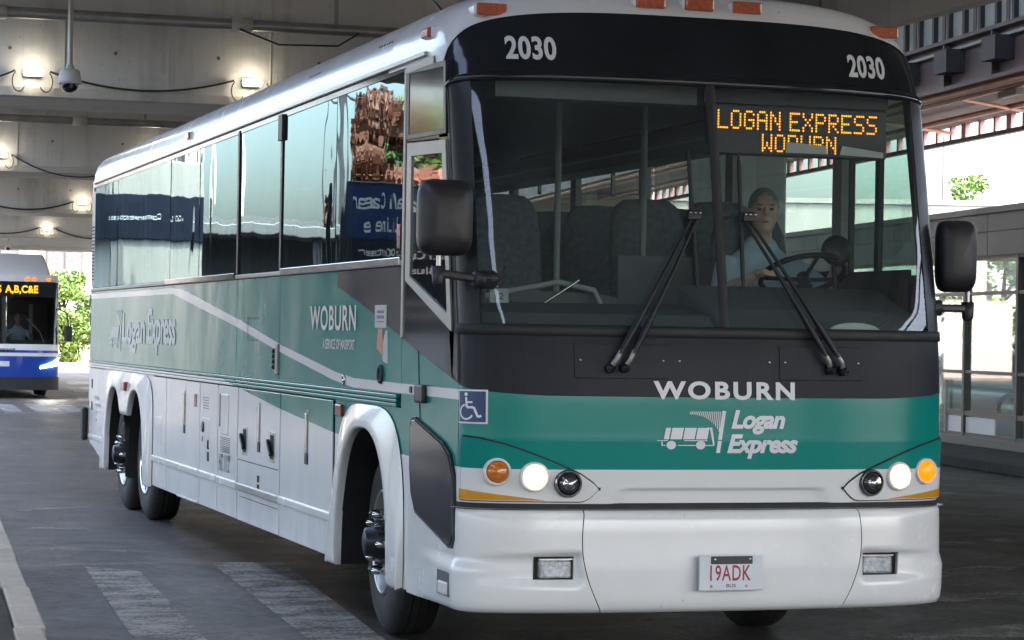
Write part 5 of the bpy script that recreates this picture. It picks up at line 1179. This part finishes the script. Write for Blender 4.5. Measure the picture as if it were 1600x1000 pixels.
MB().prism([(-1.28, .62, 2.72), (-1.28, 12.2, 2.72), (-1.28, 12.2, 2.88), (-1.28, .8, 2.88)], (2.56, 0, 0)).build('roof', 'shroud', bb)
bpatch('swoosh', [1.06, 1.12], 'blue_paint', .004, lin(-.3, .9, 14)); MB().box((-1.2, .45, .3), (1.2, 12.2, .5)).build('underbody', 'rubber', bb); MB().box((-1.25, 12.1, .4), (1.25, 12.2, 2.8)).build('rear_wall', 'interior_dark', bb)
for x in (-.55, -.35, .52, .68, 1.02): p = bp((math.asin(min(1, (abs(x) / HW) ** 2)) / (math.pi / 2)) * (1 if x > 0 else -1), 2.78, .02); MB().ell(p, (.06, .03, .03), 10, 6).build('marker_lamp', 'indicator_on', bb)
for g in (-1, 1):
    hl = MB().grid(lambda u, v: bp(g * u, .705 + (u - .28) * .16 + v * (.05 + .20 * (u - .28)), .012), lin(.28, .82, 10), lin(0, 1, 4)).build('headlight', 'headlight_on', bb)
    MB().lathe([(-.28, .3), (-.27, .44), (-.03, .47), (0, .40), (-.02, .25), (-.1, .2), (-.1, 0)], (g * 1.25, 2.3, .47), (g, 0, 0), 28).build('wheel', 'tyre', bb)
    mr = MB().box((g * 1.40 - .0 if g > 0 else -1.58, .05, 1.33), (1.58 if g > 0 else -1.40, .17, 1.70)).build('wing_mirror', 'black_plastic', bb, .03)
    MB().tube([(g * 1.26, .25, 2.1), (g * 1.45, .12, 2.0), (g * 1.49, .11, 1.68)], .02, 8).build('mirror_arm', 'black_plastic', mr)
def on_bb(x0, x1, z0, z1, off=.014):
    def f(u, v):
        x = x0 + u * (x1 - x0); return bp((math.asin(min(1, (abs(x) / HW) ** 2)) / (math.pi / 2)) * (1 if x > 0 else -1), z0 + v * (z1 - z0), off)
    return f
lettering('sign_text', 'S A,B,C&E', on_bb(-.14, .77, 2.42, 2.63), 'led_on', bb, .03)
lettering('operator_name', 'massport', on_bb(-.22, .25, 1.06, 1.17), 'navy', bb, .02)
MB().grid(lambda u, v: on_bb(-.12, .12, .74, .86, .012)(u, v), lin(0, 1, 4), [0, 1]).build('licence_plate', 'plate_white', bb)
MB().tube([bp(.33, 1.30, .02), bp(.26, 1.55, .02), bp(.10, 1.85, .02)], .018, 6).build('wiper', 'black_plastic', bb)
MB().prism([(-1.1, .25, 1.1), (-1.1, .35, 1.35), (-1.1, .8, 1.35), (-1.1, .8, .6)], (2.2, 0, 0)).build('dashboard', 'dash', bb)
MB().box((.70, 1.2, 1.0), (.78, 1.3, 2.2)).build('partition', 'interior_grey', bb); box('bus_floor', (-1.2, .6, .5), (1.2, 12, .55), 'interior_dark', bb)
seated_driver('person in pale shirt driving the blue bus', (1.15 + .45, 46 + 1.35, 1.08), ((-.2, -.4, .4), (.25, -.4, .42)))
box('driver_seat', (.22, 1.45, .55), (.68, 1.6, 1.95), 'seat_cloth', bb, .05); box('driver_seat_base', (.25, 1.0, .55), (.65, 1.5, 1.05), 'seat_cloth', bb, .03)

# ------------------------------------------------------------------ pavement side: what the coach windows mirror
sg = thing('wayfinding_sign', 'tall dark sign pylon with white transit lines on the pavement', 'sign', None, (-3.86, 11.0, -.42))
for x in (-.5, .5): MB().tube([(x, 0, .57), (x, 0, 3.6)], .04, 10).build('post', 'mullion', sg)
box('sign_panel', (-.64, -.03, 2.1), (.64, .03, 3.5), 'navy', sg, .01); box('blue_header', (-.62, -.038, 2.96), (.62, -.0305, 3.46), 'sign_blue', sg)
for s_, z0, z1, x0, x1 in (('Rental Car', 3.24, 3.40, -.6, .45), ('Blue Line', 3.02, 3.17, -.6, .3), ('Rental Car Center', 2.80, 2.88, -.6, .35), ('Blue Line', 2.66, 2.73, -.35, .2), ('Rental Car', 2.36, 2.43, -.35, .25), ('Blue Line', 2.24, 2.31, -.35, .15)):
    lettering('sign_line', s_, lambda u, v: Vector((x0 + u * (x1 - x0), -.042, z0 + v * (z1 - z0))), 'letter_white', sg, .015)
for z in (2.695, 2.275):
    MB().add([(-.5 + .07 * math.cos(2 * math.pi * k / 20), -.041, z + .07 * math.sin(2 * math.pi * k / 20)) for k in range(20)], [tuple(range(20))]).build('round_badge', 'letter_white', sg)
    lettering('badge_letter', 'T', lambda u, v: Vector((-.54 + u * .08, -.044, z - .04 + v * .08)), 'letter_dark', sg, .05)
pr = thing('concrete_pier', 'broad concrete pier with dark sign band on the pavement', 'pier', None, (-3.7, 26.5, .145))
box('shaft', (-1.0, 0, 0), (.45, 1.2, 4.15), 'concrete_light', pr, .04); box('side_shaft', (.46, .15, 0), (.95, 1.0, 4.15), 'concrete', pr, .04)
box('sign_band', (-1.02, -.05, 2.9), (.95, -.002, 3.6), 'navy', pr, .01)
lettering('sign_line', 'Connections', lambda u, v: Vector((-.5 + u * .9, -.056, 3.2 + v * .09)), 'letter_white', pr, .015)
shl = thing('added_shelter', 'added dark low shelter, unseen, mirrored in the coach windows', 'shelter', None, (-7.6, 31, .145))  # invented shape, added to give the windows a dark lower reflection
box('rear_wall', (-2.2, 1.6, 0), (2.4, 1.68, 3.2), 'steel_dark', shl); box('roof', (-2.4, -.2, 3.2), (2.6, 1.9, 3.4), 'alu_dull', shl, .02)
for x in (-2.2, 0, 2.3): MB().box((x, 0, 0), (x + .08, .08, 3.2)).build('post', 'steel_dark', shl)
box('bench', (-1.8, 1.1, .42), (2.0, 1.55, .48), 'steel_dark', shl)
tree((-11.9, 41, 0), 6.9, 1.7, 4200, 'russet leaved street tree beyond the pavement', 'leaf_russet', seed=11, ls=.2)
tree((-19, 60, 0), 8.5, 3.2, 3500, 'dark green street tree far along the pavement', seed=12, ls=.22)

pcn = thing('added_canopy', 'added unseen flat canopy on steel posts, shading the coach side', 'canopy')  # unseen roof added to keep sky light off the coach side
box('shading_roof', (-17, -34, 4.75), (-4.6, 18, 4.95), 'steel_dark', pcn)
for y in (-30, -18, 14): MB().tube([(-11.5, y, .14), (-11.5, y, 4.75)], .12, 12).build('post', 'steel_dark', pcn)
eg = thing('added_beam', 'added slender raised beam, unseen, mirrored as a line in the coach windows', 'walkway')  # added only for the dark line it mirrors into the windows
box('beam', (-60, 92, 6.0), (-4, 94, 6.5), 'alu_dull', eg)
for x in (-50, -38, -26, -14): box('column', (x, 92.6, 0), (x + .5, 93.2, 6.0), 'alu_dull', eg)
tb = thing('added_brick_block', 'added unseen low brick block, hiding low sky from the coach front', 'building', None, (-30, -64, 0))  # unseen block added to cut sky reflection on the green front
box('wall', (-40, 0, 0), (75, 10, 4.6), 'brick_wall', tb)
for k in range(22): box('window', (-38 + k * 5, 10.0, 1.0), (-34.5 + k * 5, 10.06, 3.2), 'facade_window', tb)

pk = thing('added_slate_block', 'added long low blue grey block, unseen, mirrored in the coach side', 'building', None, (-40, 70, 0))  # unseen block added for a dark bluish reflection in the side paint
box('lower_wall', (0, 0, 0), (36, 10, 1.6), 'slate_wall', pk); box('upper_wall', (0, .3, 2.3), (36, 10, 3.9), 'slate_wall', pk)
for k in range(13): box('column', (k * 2.95, .05, 1.6), (k * 2.95 + .5, .5, 2.3), 'slate_wall', pk)
box('inner_wall', (.1, 6, 1.6), (35.9, 6.2, 2.3), 'steel_dark', pk)

for k, (x, y, lab) in enumerate(((-9.0, 36, 'first added lamp post with a double arm'), (-12.5, 48, 'second added lamp post before the blue grey block'), (-7.2, 44, 'added lamp post nearest the far kerb'))):  # unlit posts added for wavy streaks in the window reflections
    t = thing('added_lamp_post', lab, 'street lamp', 'unseen lamp posts added for window reflections', (x, y, .1))
    MB().tube([(0, 0, 0), (0, 0, 7.5)], [.09, .05], 10).build('pole', 'steel_dark', t)
    for g in (-1, 1):
        MB().tube([(0, 0, 7.3), (g * .9, 0, 7.55)], .035, 8).build('arm', 'steel_dark', t)
        MB().box((g * 1.15 - .3, -.1, 7.5), (g * 1.15 + .3, .1, 7.6)).build('lamp_head', 'steel_dark', t, .03)
